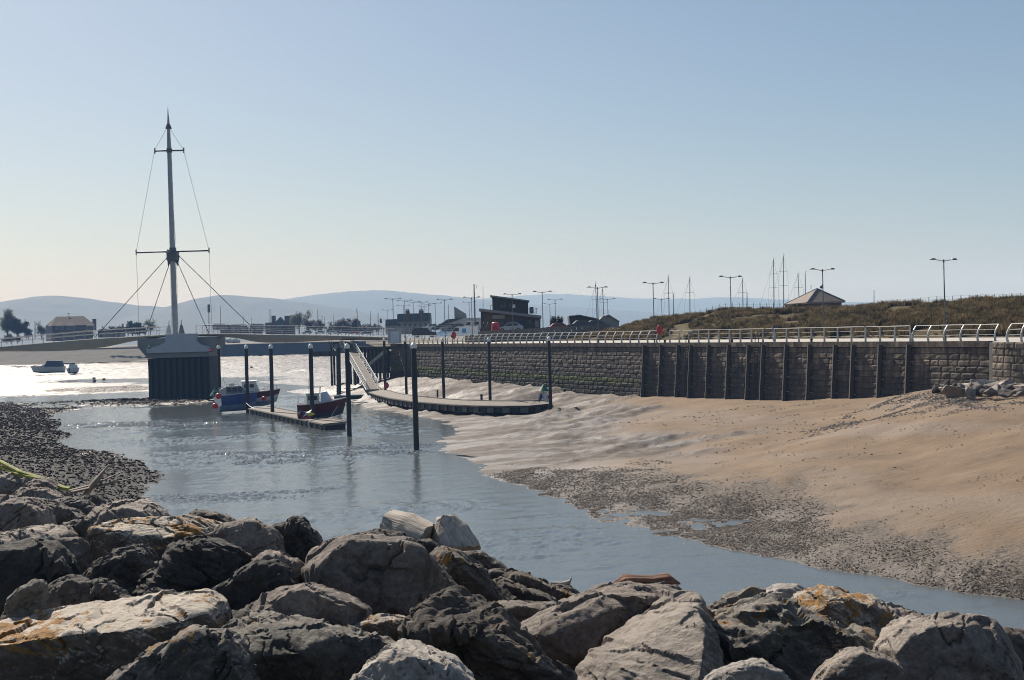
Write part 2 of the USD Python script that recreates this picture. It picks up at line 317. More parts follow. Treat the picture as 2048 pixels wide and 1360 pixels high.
# right-hand waterline and the bank above it
c(Gr, (2150, 1222, 0), (2048, 1195, 0), (1900, 1180, 0), (1750, 1150, 0), (1600, 1125, 0), (1450, 1100, 0), (1300, 1075, 0), (1180, 1042, 0), (1160, 1026, 0), (1080, 985, 0), (1000, 962, 0))
c(Mu, (940, 930, 0), (890, 905, 0), (870, 880, 0), (880, 850, 0), (850, 835, 0), (800, 828, 0), (740, 816, 0), (700, 800, 0), (690, 790, 0), (650, 790, -.1))
c(Gr, (1300, 1035, .15), (1500, 1060, .35), (1700, 1100, .5), (2048, 1130, .8), (1250, 985, .3), (1420, 1010, .3), (1600, 1050, .5), (1900, 1120, .6), (1100, 955, .2), (1750, 1060, .8), (1560, 1020, .45))
c((.55, 0), (1350, 885, .85), (1480, 872, 1.3), (1250, 852, 1.15), (1580, 857, 1.75), (1420, 905, .95), (1330, 915, .7))
c(Gr, (1050, 948, .3), (1150, 945, .5), (1220, 950, .6), (1300, 975, .65))
c(S, (2048, 1078, 1.3), (1920, 1062, 1.15), (1800, 1045, 1.05), (1700, 1040, .9))
c(Gr, (1480, 1047, -.06), (1430, 1050, -.05), (1530, 1042, -.05), (1300, 1024, -.06), (1345, 1028, -.05), (1255, 1040, -.04))
c(S, (1200, 925, .6), (1500, 950, 1.1), (1800, 1020, 1.3), (2048, 1050, 1.5), (1500, 870, 1.7), (1300, 845, 1.5), (1700, 850, 2.2), (1850, 900, 2.4), (2048, 950, 2.6), (1780, 800, 3.4), (1730, 812, 2.8), (1900, 790, 4.1), (2048, 788, 4.5), (2150, 790, 4.7), (2048, 860, 3.7), (1650, 815, 2.55), (1300, 800, 2.05), (1500, 812, 2.3), (1620, 985, 1.0), (2150, 1000, 2.4), (1920, 835, 3.9), (1770, 797, 3.4), (1810, 786, 4.1), (1860, 782, 4.5), (1735, 822, 2.5), (1790, 822, 3.6), (1850, 840, 3.7), (1690, 825, 2.4), (1720, 850, 2.2), (1760, 880, 2.55), (1740, 838, 3.1), (1665, 882, 2.5), (1570, 935, 1.75), (1630, 848, 1.75), (1550, 882, 1.3), (1470, 915, .95), (1850, 960, 1.75), (1750, 970, 1.55))
c(Mu, (1000, 900, .22), (1100, 930, .3), (1150, 850, .6), (1050, 845, .45), (1200, 832, .95), (960, 850, .15), (1110, 790, 2.1), (1180, 788, 2.1), (1250, 875, .75), (1010, 822, .5), (1104, 823, .6), (908, 821, .45), (827, 814, .35), (760, 803, .3), (985, 805, 1.15), (1080, 803.5, 1.2), (883, 800.5, 1.1), (810, 793, 1.0), (1000, 792, 1.9), (900, 775, 2.5), (850, 768, 2.5), (790, 762, 2.7), (1110, 780, 2.4), (1000, 768, 2.75), (900, 758, 3.1), (775, 750, 3.3), (740, 760, 2.4), (715, 775, 1.2))
# upstream
c(Mu, (600, 735, .4), (550, 712, 2.0), (430, 714, 2.0), (670, 709, 2.2), (430, 737, .4), (700, 735, 1.4), (700, 750, .8), (720, 768, .9), (660, 745, .45), (480, 757, -.04), (560, 752, -.03), (620, 757, .06), (600, 775, -.15), (650, 775, -.1), (520, 790, -.25))
c(Mu, (-80, 735, 1.5), (0, 735, 1.5), (150, 730, 1.5), (250, 720, 2), (280, 740, .8), (60, 752, .35), (0, 770, .2), (200, 758, -.05), (150, 763, -.05), (240, 763, -.05), (260, 752, .3), (60, 780, .2), (0, 787, .1), (380, 740, .4), (330, 770, .1), (-80, 790, .15))
c(Gr, (20, 728, 2.0), (110, 727, 2.0), (190, 726, 2.0), (270, 723, 2.1))
c(Gr, (110, 781, .22), (200, 778, .3), (270, 775, .2), (330, 800, .25), (390, 797, .3), (300, 806, .05))
c(Mu, (0, 796, -.08), (100, 796, -.1), (200, 795, -.12), (290, 788, -.1), (220, 812, -.02), (290, 815, -.05), (410, 815, -.05), (430, 790, -.1), (430, 770, -.12))
# left bank
c(Gr, (0, 804, 0), (40, 806, 0), (80, 815, 0), (100, 832, 0), (118, 847, 0), (98, 862, 0), (112, 880, 0), (125, 893, 0), (180, 900, 0), (140, 830, -.2), (150, 860, -.3), (170, 885, -.25), (60, 798, -.15), (240, 905, 0), (290, 933, 0), (328, 958, 0), (285, 998, 0), (330, 1030, 0), (-80, 800, 0.1))
c(Gr, (0, 820, .7), (0, 850, 1.2), (60, 848, .55), (0, 900, 1.7), (100, 905, .6), (200, 932, .5), (150, 970, .9), (0, 950, 2.0), (250, 958, .3), (240, 990, .4), (-80, 900, 2.4), (300, 1040, .3), (200, 1040, 1.0))
# the river's bed
c(Mu, (2150, 1300, -.7), (2048, 1250, -.5), (1700, 1210, -.6), (1300, 1140, -.6), (1000, 1050, -.6), (800, 950, -.55), (600, 900, -.6), (500, 1000, -.6), (400, 870, -.6), (250, 850, -.5), (700, 850, -.55), (560, 850, -.5), (420, 940, -.6), (900, 1000, -.6), (700, 1050, -.7), (400, 1050, -.6), (1000, 1200, -.8), (500, 1150, -.8), (1700, 1300, -.8), (340, 985, -.35), (180, 860, -.4), (780, 870, -.5), (1120, 1060, -.4), (1500, 1160, -.45))
ctrl = np.array(ctrl)
NU, NV = 560, 520
uu = np.linspace(-0.62, 0.62, NU); lv = np.linspace(math.log(36), math.log(740), NV)
UU, LV = np.meshgrid(uu, lv)
rb = RBFInterpolator(ctrl[:, :2] * [1, 0.9], ctrl[:, 2:], kernel='linear', neighbors=40)
val = rb(np.c_[UU.ravel(), LV.ravel() * 0.9]).reshape(NV, NU, 3)
Z, MUD, GRAV = (gaussian_filter(val[..., k], 2.0) for k in range(3))
YY = np.exp(LV); XX = UU * YY
q = np.stack([XX, YY, np.zeros_like(XX)], -1)
MUD, GRAV = np.clip(MUD, 0, 1), np.clip(GRAV, 0, 1)
n_big = meshkit.fbm(q / 9.0, 5, 3) - 0.5
s_al, t_ac = XX * W_DIR[0] + YY * W_DIR[1], (XX - wall_x(YY)) * W_OUT[0]      # along the wall, out from it
rill = meshkit.fbm(np.stack([s_al / 2.6 + t_ac * 0.12, t_ac / 9.0, np.zeros_like(XX)], -1), 5, 9) - 0.5
rip = meshkit.fbm(np.stack([s_al / 0.9, t_ac / 4.0, np.zeros_like(XX)], -1), 3, 19) - 0.5
fine = meshkit.fbm(q / 0.7, 4, 5) - 0.5
above = smoothstep(-0.3, 0.6, Z)
far = np.clip(YY / 250, 0.5, 3.0)
n_mid = meshkit.fbm(q / 1.5, 5, 33) - 0.5
GM = np.clip(GRAV + (n_big * 1.3 + n_mid * 1.5) * (GRAV > 0.03), 0, 1); GM = smoothstep(0.3, 0.75, GM)
MM = np.clip(MUD + (n_big * 0.9 + rill * 0.9) * (MUD > 0.03), 0, 1); MM = smoothstep(0.2, 0.75, MM)
sandy = (1 - GM) * (1 - MM)
ridge_ = sum(0.55 ** k * (1 - np.abs(2 * meshkit.noise(np.stack([s_al / 1.7, t_ac / 4.5, 0 * XX], -1) * 2.0 ** k, 51 + k) - 1)) for k in range(3))
Z = Z + MM * above * (rill * 1.15 + rip * 0.35) * smoothstep(0.0, 1.0, Z + 0.45) + n_big * (0.12 * (1 - sandy) + 0.5 * sandy * above) + GM * fine * 0.25 + MM * fine * 0.10 * far + sandy * fine * 0.04
past = XX > wall_x(YY) + 1.0
Z = np.where(past & (YY < 240), np.minimum(Z, 2.0), Z)
damp = smoothstep(0.02, 0.2, meshkit.fbm(np.stack([s_al / 14, t_ac / 4, 0 * XX], -1), 4, 71) - 0.5) * sandy * 0.3
WET = np.clip(np.maximum(np.maximum(smoothstep(1.15, 0.1, Z + 0.9 * n_big) * 0.85, damp), MM * (0.85 - 0.25 * smoothstep(1.8, 2.8, Z))), 0, 1)
streak_ = meshkit.fbm(np.stack([XX / 7.0 + YY * .03, YY / 1.6 - XX * .12, 0 * XX], -1), 4, 81)
near_mud = smoothstep(255, 175, YY)                      # the slope below the quay drains and is less wet than the basin's mud
WEEDY = GM * (XX < -0.17 * YY - 2) * (YY < 250) * (Z > -0.12)
WET = WET * (1 - 0.55 * GM) * (1 - near_mud * MM * (0.85 - 0.6 * smoothstep(.46, .60, streak_))) * (1 - WEEDY)
Z = Z + MM * near_mud * above * ((ridge_ - 1.0) * 0.15 + fine * 0.16 + (streak_ - .5) * 0.35)
fs = solo('foreshore', grid_mesh(np.stack([XX, YY, Z], -1)), FORESHORE, 'bare tidal ground of sand, mud and gravel', kind='structure', smooth=True)
for nm, a in (('mud', MM), ('gravel', GM), ('wet', WET), ('weed', WEEDY)):
    UsdGeom.PrimvarsAPI(fs.prim).CreatePrimvar(nm, Sdf.ValueTypeNames.FloatArray, 'vertex').Set(Vt.FloatArray.FromNumpy(a.astype(np.float32).ravel()))
def ground_z(X, Y):
    from scipy.ndimage import map_coordinates
    i = (np.log(np.maximum(Y, 36.1)) - lv[0]) / (lv[1] - lv[0]); j = (X / Y - uu[0]) / (uu[1] - uu[0])
    return map_coordinates(Z, [np.atleast_1d(i), np.atleast_1d(j)], order=1, mode='nearest')
# the water's surface: low ripples everywhere, short steep riffles over the shoals
wu = np.linspace(-0.5, 0.5, 780); wl = np.linspace(math.log(24), math.log(725), 640)
WU, WL = np.meshgrid(wu, wl); wy = np.exp(WL); wx = WU * wy
wz = ground_z(wx.ravel(), wy.ravel()).reshape(wx.shape)
wq = np.stack([wx * 0.94 + wy * 0.34, -wx * 0.34 + wy * 0.94, 0 * wx], -1)
pat = meshkit.fbm(wq * [.05, .11, 0] + 4.0, 5, 101); pat = smoothstep(0.50, 0.62, pat) + 0.9 * np.exp(-((wx + 19) / 9) ** 2 - ((wy - 108) / 16) ** 2) * meshkit.noise(wq * .5, 3) + 0.9 * np.exp(-((wx + 62) / 12) ** 2 - ((wy - 178) / 20) ** 2) * meshkit.noise(wq * .5, 4)
calm = smoothstep(0.02, -0.35, wz)
near_ = np.clip(wy / 90, .35, 2.2)
hh = 0.06 * (meshkit.fbm(wq * [.8, 1.3, 1], 4, 111) - 0.5) + 0.12 * np.clip(pat, 0, 1.2) * near_ ** .5 * (ridged_(wq * [1.1, 1.6, 1] / near_[..., None] ** .4, 121) - 1.0) + 0.024 * near_ * (meshkit.fbm(wq * [2.4, 3.2, 1], 3, 131) - 0.5)
hh = hh * (0.12 + 0.88 * calm)
wm = grid_mesh(np.stack([wx, wy, hh], -1))
keepf = (wz.ravel()[wm.faces] < 0.12).any(1); wm.update_faces(keepf); wm.remove_unreferenced_vertices()
patches = []
def riffle(px, py, rx, ry, amp, seed):
    """a patch of choppy water over a shoal, too fine for the main sheet; its rim dips under the sheet"""
    r = np.random.default_rng(seed); cx, cy = G(px, py, 0)[:2]
    gx, gy = np.meshgrid(np.arange(cx - rx, cx + rx, .11), np.arange(cy - ry, cy + ry, .15))
    e = np.hypot((gx - cx) / rx, (gy - cy) / ry); p_ = np.stack([gx, gy, 0 * gx], -1)
    m_ = smoothstep(1.0, .45, e) * smoothstep(.36, .6, meshkit.fbm(p_ * [.10, .32, 0], 5, seed)) * smoothstep(0.03, -.1, ground_z(gx.ravel(), gy.ravel()).reshape(gx.shape))
    nz = gaussian_filter(r.normal(size=gx.shape), .45); nz /= nz.std()
    patches.append(grid_mesh(np.stack([gx, gy, -.07 + .085 * m_ + amp * np.clip(m_ * 1.2, 0, 1) * nz + .04 * m_ * (meshkit.fbm(p_ * .9, 3, seed + 1) - .5)], -1)))
for k, a_ in enumerate(((590, 912, 17, 11, .05), (215, 852, 13, 11, .06), (400, 850, 13, 8, .055), (790, 893, 8, 4, .045), (430, 985, 13, 9, .032), (285, 815, 8, 7, .06))):
    riffle(*a_, 200 + k)
wm = trimesh.util.concatenate([wm] + patches)
solo('river_water', wm, WATER, 'shallow river at low tide', kind='structure', smooth=True)

# ------------------------------------------------------------ land behind the quay
CONC = mat('concrete', (0.33, 0.31, 0.28), 0.85, vary=0.2, scale=0.8, bump=0.01)
PAVE = mat('promenade_concrete', (0.36, 0.335, 0.295), 0.85, vary=0.15, scale=0.5)
LAND = mat('rough_land', (0.12, 0.10, 0.068), 0.95, vary=0.35, scale=0.08)
edge = [(wall_x(Y), Y) for Y in np.linspace(96, 231, 28)]
solo('promenade', [grid_mesh(np.array([[(x + o, Y, coping(Y) - 0.004 * (o > 1)) for o in (0.7, 4, 17)] for x, Y in edge]))], PAVE, kind='structure')
# flat land: right of the wall, then along the basin and round its far end
LZ = 8.55
def flat(poly, zz):
    f = trimesh.creation.extrude_polygon(Polygon(poly), 1.5, engine='earcut'); return f.apply_translation((0, 0, zz - 1.5))
solo('land', [flat([(wall_x(96) + 16, 96), (500, 96), (3000, 3700), (-2500, 3700), (-760, 690), (-420, 668), (-190, 664), (-150, 693), (-78, 693), (-20, 233), (wall_x(230) + 16, 230)], 8.45)], LAND, kind='structure')

# far bank on the left, sloping down to the basin
BANK = mat('grassy_bank', (0.034, 0.029, 0.02), 0.95, vary=0.5, scale=0.25)
rows = []
for t in np.linspace(0, 1, 9):
    r = []
    for X in np.linspace(-520, -165, 120):
        Y = 600 + 66 * t; zz = 1.0 + 7.9 * t ** 1.15
        nz = meshkit.fbm(np.array([X / 7, Y / 7, 0]), 4, 4) - 0.5
        r.append((X, Y + nz * 5 + 0.05 * (X + 300), zz + nz * 1.6))
    rows.append(r)
solo('far_bank', grid_mesh(np.array(rows)), BANK, kind='structure')
DARKWALL = mat('far_quay_stone', (0.05, 0.048, 0.047), 0.9, vary=0.3, scale=0.3, streak=(1, 1, 4))
fq = thing('far_quay_wall', 'long dark quay wall across the far end of the basin under the bridge', 'quay wall', (-120, 690, 1))
part(fq, 'wall', box((-129, 690.5, 4.4), (118, 4, 7.8), 0, 0.1), DARKWALL)
part(fq, 'coping', box((-129, 690.1, 8.46), (118.6, 4.4, 0.32), 0, 0.05), CONC)
for k, X in enumerate(np.linspace(-184, -80, 14)):
    part(fq, 'timber_post', box((X, 688.3, 4.2), (0.5, 0.4, 8.0)), DARKWALL)

# ------------------------------------------------------------ quay wall of stone blocks
STONE = graph('quay_stone', {
    'g': ('geometry', {}), 'o': ('object_info', {}), 'add': ('math', {'math_type': 'add'}), 'fr': ('math', {'math_type': 'fraction'}),
    'ramp': ('rgb_ramp', {'ramp': [(0.0, (0.095, 0.077, 0.061)), (0.35, (0.14, 0.113, 0.089)), (0.7, (0.175, 0.141, 0.109)), (1.0, (0.25, 0.198, 0.148))]}),
    'n': ('noise_texture', {'scale': 2.2, 'detail': 8.0, 'roughness': 0.7}), 'nr': ('map_range', {'from_min': 0.3, 'from_max': 0.7, 'to_min': 0.55, 'to_max': 1.35}),
    'ms': ('mapping', {'scale': (2.0, 2.0, 0.12)}), 's': ('noise_texture', {'scale': 1.0, 'detail': 5.0}), 'sr': ('map_range', {'from_min': 0.35, 'from_max': 0.6, 'to_min': 0.5, 'to_max': 1.1, 'clamp': True}),
    'k': ('math', {'math_type': 'multiply'}), 'c': ('combine_xyz', {}), 'x': ('vector_math', {'math_type': 'multiply'}),
    'z': ('separate_xyz', {}), 'zn': ('math', {'math_type': 'multiply_add', 'value2': 0.9}),
    'tide': ('map_range', {'from_min': 7.4, 'from_max': 5.0, 'to_min': 0.0, 'to_max': 0.75, 'clamp': True}), 'mt': ('mix_color', {'b': (0.045, 0.04, 0.036)}),
    'zy': ('math', {'math_type': 'multiply_add', 'value2': -0.0119, 'value3': -1.9}), 'dz': ('math', {'math_type': 'add'}), 'ab': ('math', {'math_type': 'absolute'}),
    'nb': ('math', {'math_type': 'multiply_add', 'value2': 0.7}), 'band': ('map_range', {'from_min': 0.62, 'from_max': 0.92, 'to_min': 0.85, 'to_max': 0.0, 'clamp': True}),
    'yf': ('map_range', {'from_min': 152.0, 'from_max': 163.0, 'clamp': True}), 'bm': ('math', {'math_type': 'multiply'}), 'mg': ('mix_color', {'b': (0.062, 0.075, 0.017)}),
    'low': ('map_range', {'from_min': 0.0, 'from_max': -0.5, 'to_max': 0.7, 'clamp': True}), 'lf': ('math', {'math_type': 'multiply'}), 'ml': ('mix_color', {'b': (0.018, 0.017, 0.014)}),
    'b': ('bump', {'strength': 1.0, 'distance': 0.03}), 'p': ('principled_bsdf', {'roughness': 0.85, 'specular_ior_level': 0.3})},
    [('o.random', 'add.value1'), ('g.random_per_island', 'add.value2'), ('add.value', 'fr.value1'), ('fr.value', 'ramp.fac'), ('g.position', 'n.vector'), ('n.fac', 'nr.value'),
     ('g.position', 'ms.vector'), ('ms.vector', 's.vector'), ('s.fac', 'sr.value'), ('nr.result', 'k.value1'), ('sr.result', 'k.value2'),
     ('k.value', 'c.x'), ('k.value', 'c.y'), ('k.value', 'c.z'), ('ramp.color', 'x.vector1'), ('c.vector', 'x.vector2'),
     ('g.position', 'z.vector'), ('n.fac', 'zn.value1'), ('z.z', 'zn.value3'), ('zn.value', 'tide.value'), ('tide.result', 'mt.fac'), ('x.vector', 'mt.a'),
     ('z.y', 'zy.value1'), ('z.z', 'dz.value1'), ('zy.value', 'dz.value2'),
     ('dz.value', 'ab.value1'), ('n.fac', 'nb.value1'), ('ab.value', 'nb.value3'), ('nb.value', 'band.value'), ('z.y', 'yf.value'), ('band.result', 'bm.value1'), ('yf.result', 'bm.value2'),
     ('dz.value', 'low.value'), ('low.result', 'lf.value1'), ('yf.result', 'lf.value2'), ('lf.value', 'ml.fac'), ('mt.result', 'ml.a'),
     ('bm.value', 'mg.fac'), ('ml.result', 'mg.a'), ('mg.result', 'p.base_color'), ('n.fac', 'b.height'), ('b.normal', 'p.normal')])
# 'zy' holds -(height of the green band): 0.0125 lower per metre away
JOINT = mat('wall_joint', (0.028, 0.024, 0.02), 0.95)
FENDER = mat('fender_timber', (0.045, 0.038, 0.032), 0.85, vary=0.35, scale=1.2, streak=(3, 3, 0.4), bump=0.01)
STEEL = mat('galvanised_steel', (0.34, 0.35, 0.35), 0.5, 0.6, vary=0.1)
BATTER = 0.085
def on_wall(s, zz, out=0.0):
    """point on the wall's face: s metres beyond the line Y=100, height zz, out of the face"""
    Y = 100 + s * W_DIR[1]; top = coping(Y)
    return np.array([wall_x(Y), Y, zz]) + W_OUT * (out + BATTER * (top - zz))
def block(s0, s1, z0, z1, depth, proud, rough, seed):
    """a rock-faced block: pillowed lattice in front, box behind"""
    r = np.random.default_rng(seed)
    a = np.array([0, .12, .5, .88, 1.0]) if rough else np.array([0, .14, .86, 1.0]); b = np.array([0, .22, .78, 1.0])
    V = np.zeros((len(b), len(a), 3))
    for i, t in enumerate(b):
        for j, u in enumerate(a):
            rim = i in (0, len(b) - 1) or j in (0, len(a) - 1)
            V[i, j] = on_wall(s0 + (s1 - s0) * u, z0 + (z1 - z0) * t, 0.0 if rim else proud * (0.4 + r.random()))
    m = grid_mesh(V[:, ::-1])
    B = V[[0, 0, -1, -1], [0, -1, -1, 0]]; C = B - W_OUT * depth
    w = trimesh.Trimesh(np.vstack([B, C]), [[0, 4, 5], [0, 5, 1], [1, 5, 6], [1, 6, 2], [2, 6, 7], [2, 7, 3], [3, 7, 4], [3, 4, 0]], process=False)
    out = trimesh.util.concatenate([m, w]); out.merge_vertices(); return out
qw = thing('quay_wall', 'long battered quay wall of grey stone blocks rising from sand and mud', 'quay wall', (wall_x(140), 140, 2))
S0, S1 = 9.3, 145.6
core = []
for s in np.linspace(S0, S1, 30):
    core.append([on_wall(s, 0.0, -0.07), on_wall(s, coping(100 + s * W_DIR[1]) - 0.02, -0.07), on_wall(s, coping(100 + s * W_DIR[1]) - 0.02, -1.2), on_wall(s, 0.0, -2.5)])
part(qw, 'joints', loft(core), JOINT)
H, L = 0.545, 1.12
blocks = []
for row in range(13):
    s = S0 + rng.random() * 0.6
    while s < S1:
        ln = L * rng.uniform(0.75, 1.25) * (1.15 if row else 1.0); e = min(s + ln, S1)
        top = coping(100 + s * W_DIR[1])
        z1 = top - (0.5 + (row - 1) * H if row else 0.0) - 0.012; z0 = top - (0.5 + row * H) + 0.012
        gz = ground_z(*(on_wall((s + e) / 2, z0, 0.6)[:2]))[0]
        if z1 > gz - 0.3 and e - s > 0.25:
            blocks.append((s + 0.012, e - 0.012, z0, z1, 0.05 * rng.random() if row else 0.12, row))
        s = e
blocks.sort(key=lambda b: b[0])
rest = []
vis = 0
for k, (a, b, z0, z1, pr, row) in enumerate(blocks):
    near = vis < 300 and 12.0 < a
    if row == 0:
        m = cat(bar(on_wall(a, (z0 + z1) / 2, -0.35), on_wall(b, (z0 + z1) / 2, -0.35), 0.9, z1 - z0 + 0.02)); m = m.apply_translation(W_OUT * 0.10 + (0, 0, 0.012))
    else:
        m = block(a, b, z0, z1, 0.1, rng.uniform(0.03, 0.085), near, 1000 + k)
    if near: part(qw, 'stone', m, STONE); vis += 1
    else: rest.append(m)
part(qw, 'stone_courses', rest, STONE, kind='stuff')
# fender piles at the columns where the photograph has them
for px in (1293, 1327, 1361, 1386, 1422, 1462, 1502, 1531, 1577, 1624, 1675, 1711, 1765, 1822):
    Y = wall_Y(px); s = (Y - 100) / W_DIR[1]; top = coping(Y) - 0.28
    gz = ground_z(*(on_wall(s, 2.5, 0.5)[:2]))[0]
    part(qw, 'fender_pile', bar(on_wall(s, gz - 0.6, 0.27), on_wall(s, top, 0.27), 0.3, 0.36), FENDER)
    for zz in (top - 1.5, top - 3.2, top - 4.7):
        part(qw, 'fender_bracket', bar(on_wall(s + 0.05, zz, 0.06), on_wall(s - 0.45, zz, 0.06), 0.14, 0.07), STEEL)
RUST = mat('dark_rusty_iron', (0.05, 0.038, 0.032), 0.7, 0.3, vary=0.3)
for px in (1377, 1516):
    Y = wall_Y(px); s = (Y - 100) / W_DIR[1]; top = coping(Y)
    lad = part(qw, 'ladder', [bar(on_wall(s + o, 2.6, 0.17), on_wall(s + o, top + 0.05, 0.17), 0.06, 0.05) for o in (-0.22, 0.22)], RUST)
    for zz in np.arange(3.0, top, 0.3):
        part(lad, 'rung', cyl(on_wall(s - 0.22, zz, 0.17), on_wall(s + 0.22, zz, 0.17), 0.025, n=5), RUST)
    for o in (-0.28, 0.28):
        pth = [on_wall(s + o, top, 0.15) + np.array([0, 0, 0])] + [on_wall(s + o, top, 0.0) + W_OUT * (0.15 - 0.75 * (1 - math.cos(t)) / 1.0) + np.array([0, 0, 1.05 * math.sin(t) ** 0.6 + 0.05]) for t in np.linspace(0.15, math.pi - 0.15, 9)]
        part(lad, 'hand_hoop', tube(pth, 0.045), RUST)

# round end of the quay
BC, BR = np.array([43.4, 101.0]), 6.0
rbz = 8.36
rb_ = thing('round_bastion', 'rounded stone bastion at the right end of the quay wall', 'bastion', (BC[0], BC[1], 3.5))
def on_round(a, zz, out=0.0):
    r = BR + out + 0.03 * (rbz - zz); return np.array([BC[0] + r * math.cos(a), BC[1] + r * math.sin(a), zz])
part(rb_, 'joints', cyl((*BC, 0), (*BC, rbz - 0.06), BR + 0.18, BR - 0.06, n=72), JOINT)
for row in range(11):
    z1 = rbz - (0.5 + (row - 1) * H if row else 0) - 0.012; z0 = rbz - (0.5 + row * H) + 0.012
    a = -math.pi * 1.02 + rng.random() * 0.1
    while a < -math.pi * 0.38:
        da = rng.uniform(0.12, 0.2); e = a + da - 0.005
        Vb = np.array([[on_round(a + (e - a) * u, z0 + (z1 - z0) * t, (rng.uniform(0.02, 0.075) if 0 < u < 1 and 0 < t < 1 else 0) + (0.05 if row == 0 else 0)) for u in (0, .14, .5, .86, 1)] for t in (0, .2, .8, 1)])
        f = grid_mesh(Vb[:, :])
        B = Vb[[0, 0, -1, -1], [0, -1, -1, 0]]; C = B + (np.array([BC[0], BC[1], 0]) - B) * [0.05, 0.05, 0]
        w = trimesh.Trimesh(np.vstack([B, C]), [[0, 5, 4], [0, 1, 5], [1, 6, 5], [1, 2, 6], [2, 7, 6], [2, 3, 7], [3, 4, 7], [3, 0, 4]], process=False)
        part(rb_, 'stone', cat(f, w), STONE)
        a += da
part(rb_, 'deck', cyl((*BC, rbz - 0.05), (*BC, rbz + 0.004), BR - 0.3, n=48), PAVE)

# ------------------------------------------------------------ white railings
WHITE = mat('white_paint', (0.34, 0.34, 0.33), 0.45, vary=0.08, scale=3)
def railing(name, label, path, tops, spacing, curved, inland, group=None):
    """posts and rails along a ground path (k, 3); inland is a function of the point giving the unit vector the posts lean to"""
    path = np.asarray(path, float); d = np.r_[0, np.cumsum(np.linalg.norm(np.diff(path, axis=0), axis=1))]
    n = max(2, int(round(d[-1] / spacing))); t = np.linspace(0, d[-1], n + 1)
    pts = np.c_[[np.interp(t, d, path[:, k]) for k in range(3)]].T
    rt = thing(name, label, 'railing', path[len(path) // 2], group=group)
    def prof(h):
        return (0.42 * (h / 1.4) ** 2.4 - 0.10 * math.sin(math.pi * h / 1.4)) if curved else 0.0
    for p in pts:
        w = inland(p); al = np.array([-w[1], w[0], 0])
        ring = [[p + w * (prof(h) + a * dep) + al * (b * 0.036) + (0, 0, h) for a, b in ((-1, -1), (1, -1), (1, 1), (-1, 1))] for h, dep in ((0, .11), (.35, .09), (.7, .075), (1.05, .06), (1.4, .05))]
        part(rt, 'post', loft(ring), WHITE)
    for h, r in zip(tops, (0.038, 0.021, 0.021, 0.021)):
        part(rt, 'top_rail' if h == tops[0] else 'rail', tube([p + inland(p) * prof(h) + (0, 0, h) for p in pts], r, 6), WHITE)
    return rt
IN = -W_OUT
def qpt(px, off=0.35):
    Y = wall_Y(px); return np.array([wall_x(Y), Y, coping(Y)]) + IN * off
railing('quay_railing', 'white railing with curved posts along the far stretch of the quay wall', [qpt(808), qpt(1309)], (1.4, 0.97, 0.53), 1.95, True, lambda p: IN)
railing('quay_railing', 'white railing with straight posts above the wall with the dark fender piles', [qpt(1335), qpt(1815)], (1.4, 0.97, 0.53), 1.95, False, lambda p: IN)
railing('quay_railing', 'short white railing with curved posts next to the round bastion', [qpt(1820), qpt(1985)], (1.4, 0.97, 0.53), 1.95, True, lambda p: IN)
arc = [on_round(a, rbz, -0.5) for a in np.linspace(-math.pi * 0.93, -math.pi * 0.4, 18)]
railing('quay_railing', 'white railing with curved posts round the edge of the stone bastion', arc, (1.4, 0.97, 0.53), 1.5, True, lambda p: np.array([*(BC - p[:2]), 0]) / np.linalg.norm(BC - p[:2]))

# ------------------------------------------------------------ foreground breakwater
CORE = mat('breakwater_core', (0.05, 0.047, 0.043), 0.95, vary=0.4, scale=2, bump=0.05, bscale=6)
xs, ys = np.linspace(-30, 22, 150), np.r_[np.linspace(-2, 20, 90), np.linspace(20.5, 46, 50)]
Xg, Yg = np.meshgrid(xs, ys)
crest = np.interp(Xg, [-30, -12, -6, 0, 5, 22], [34, 24, 15.5, 12, 10.4, 10.4])
base = np.where(Yg < crest, 7.35 - 0.02 * (Yg - 8) * (Yg > 8), 7.2 - (Yg - crest) * 0.62)
base = np.where(Yg < 4, 8.3, base) - 0.25 * smoothstep(8, 30, Yg)
Zg = np.maximum(base + (meshkit.fbm(np.stack([Xg / 1.3, Yg / 1.3, 0 * Xg], -1), 4, 8) - 0.5) * 0.9, -1.2)
solo('breakwater_core', grid_mesh(np.stack([Xg, Yg, Zg], -1)), CORE, kind='structure')

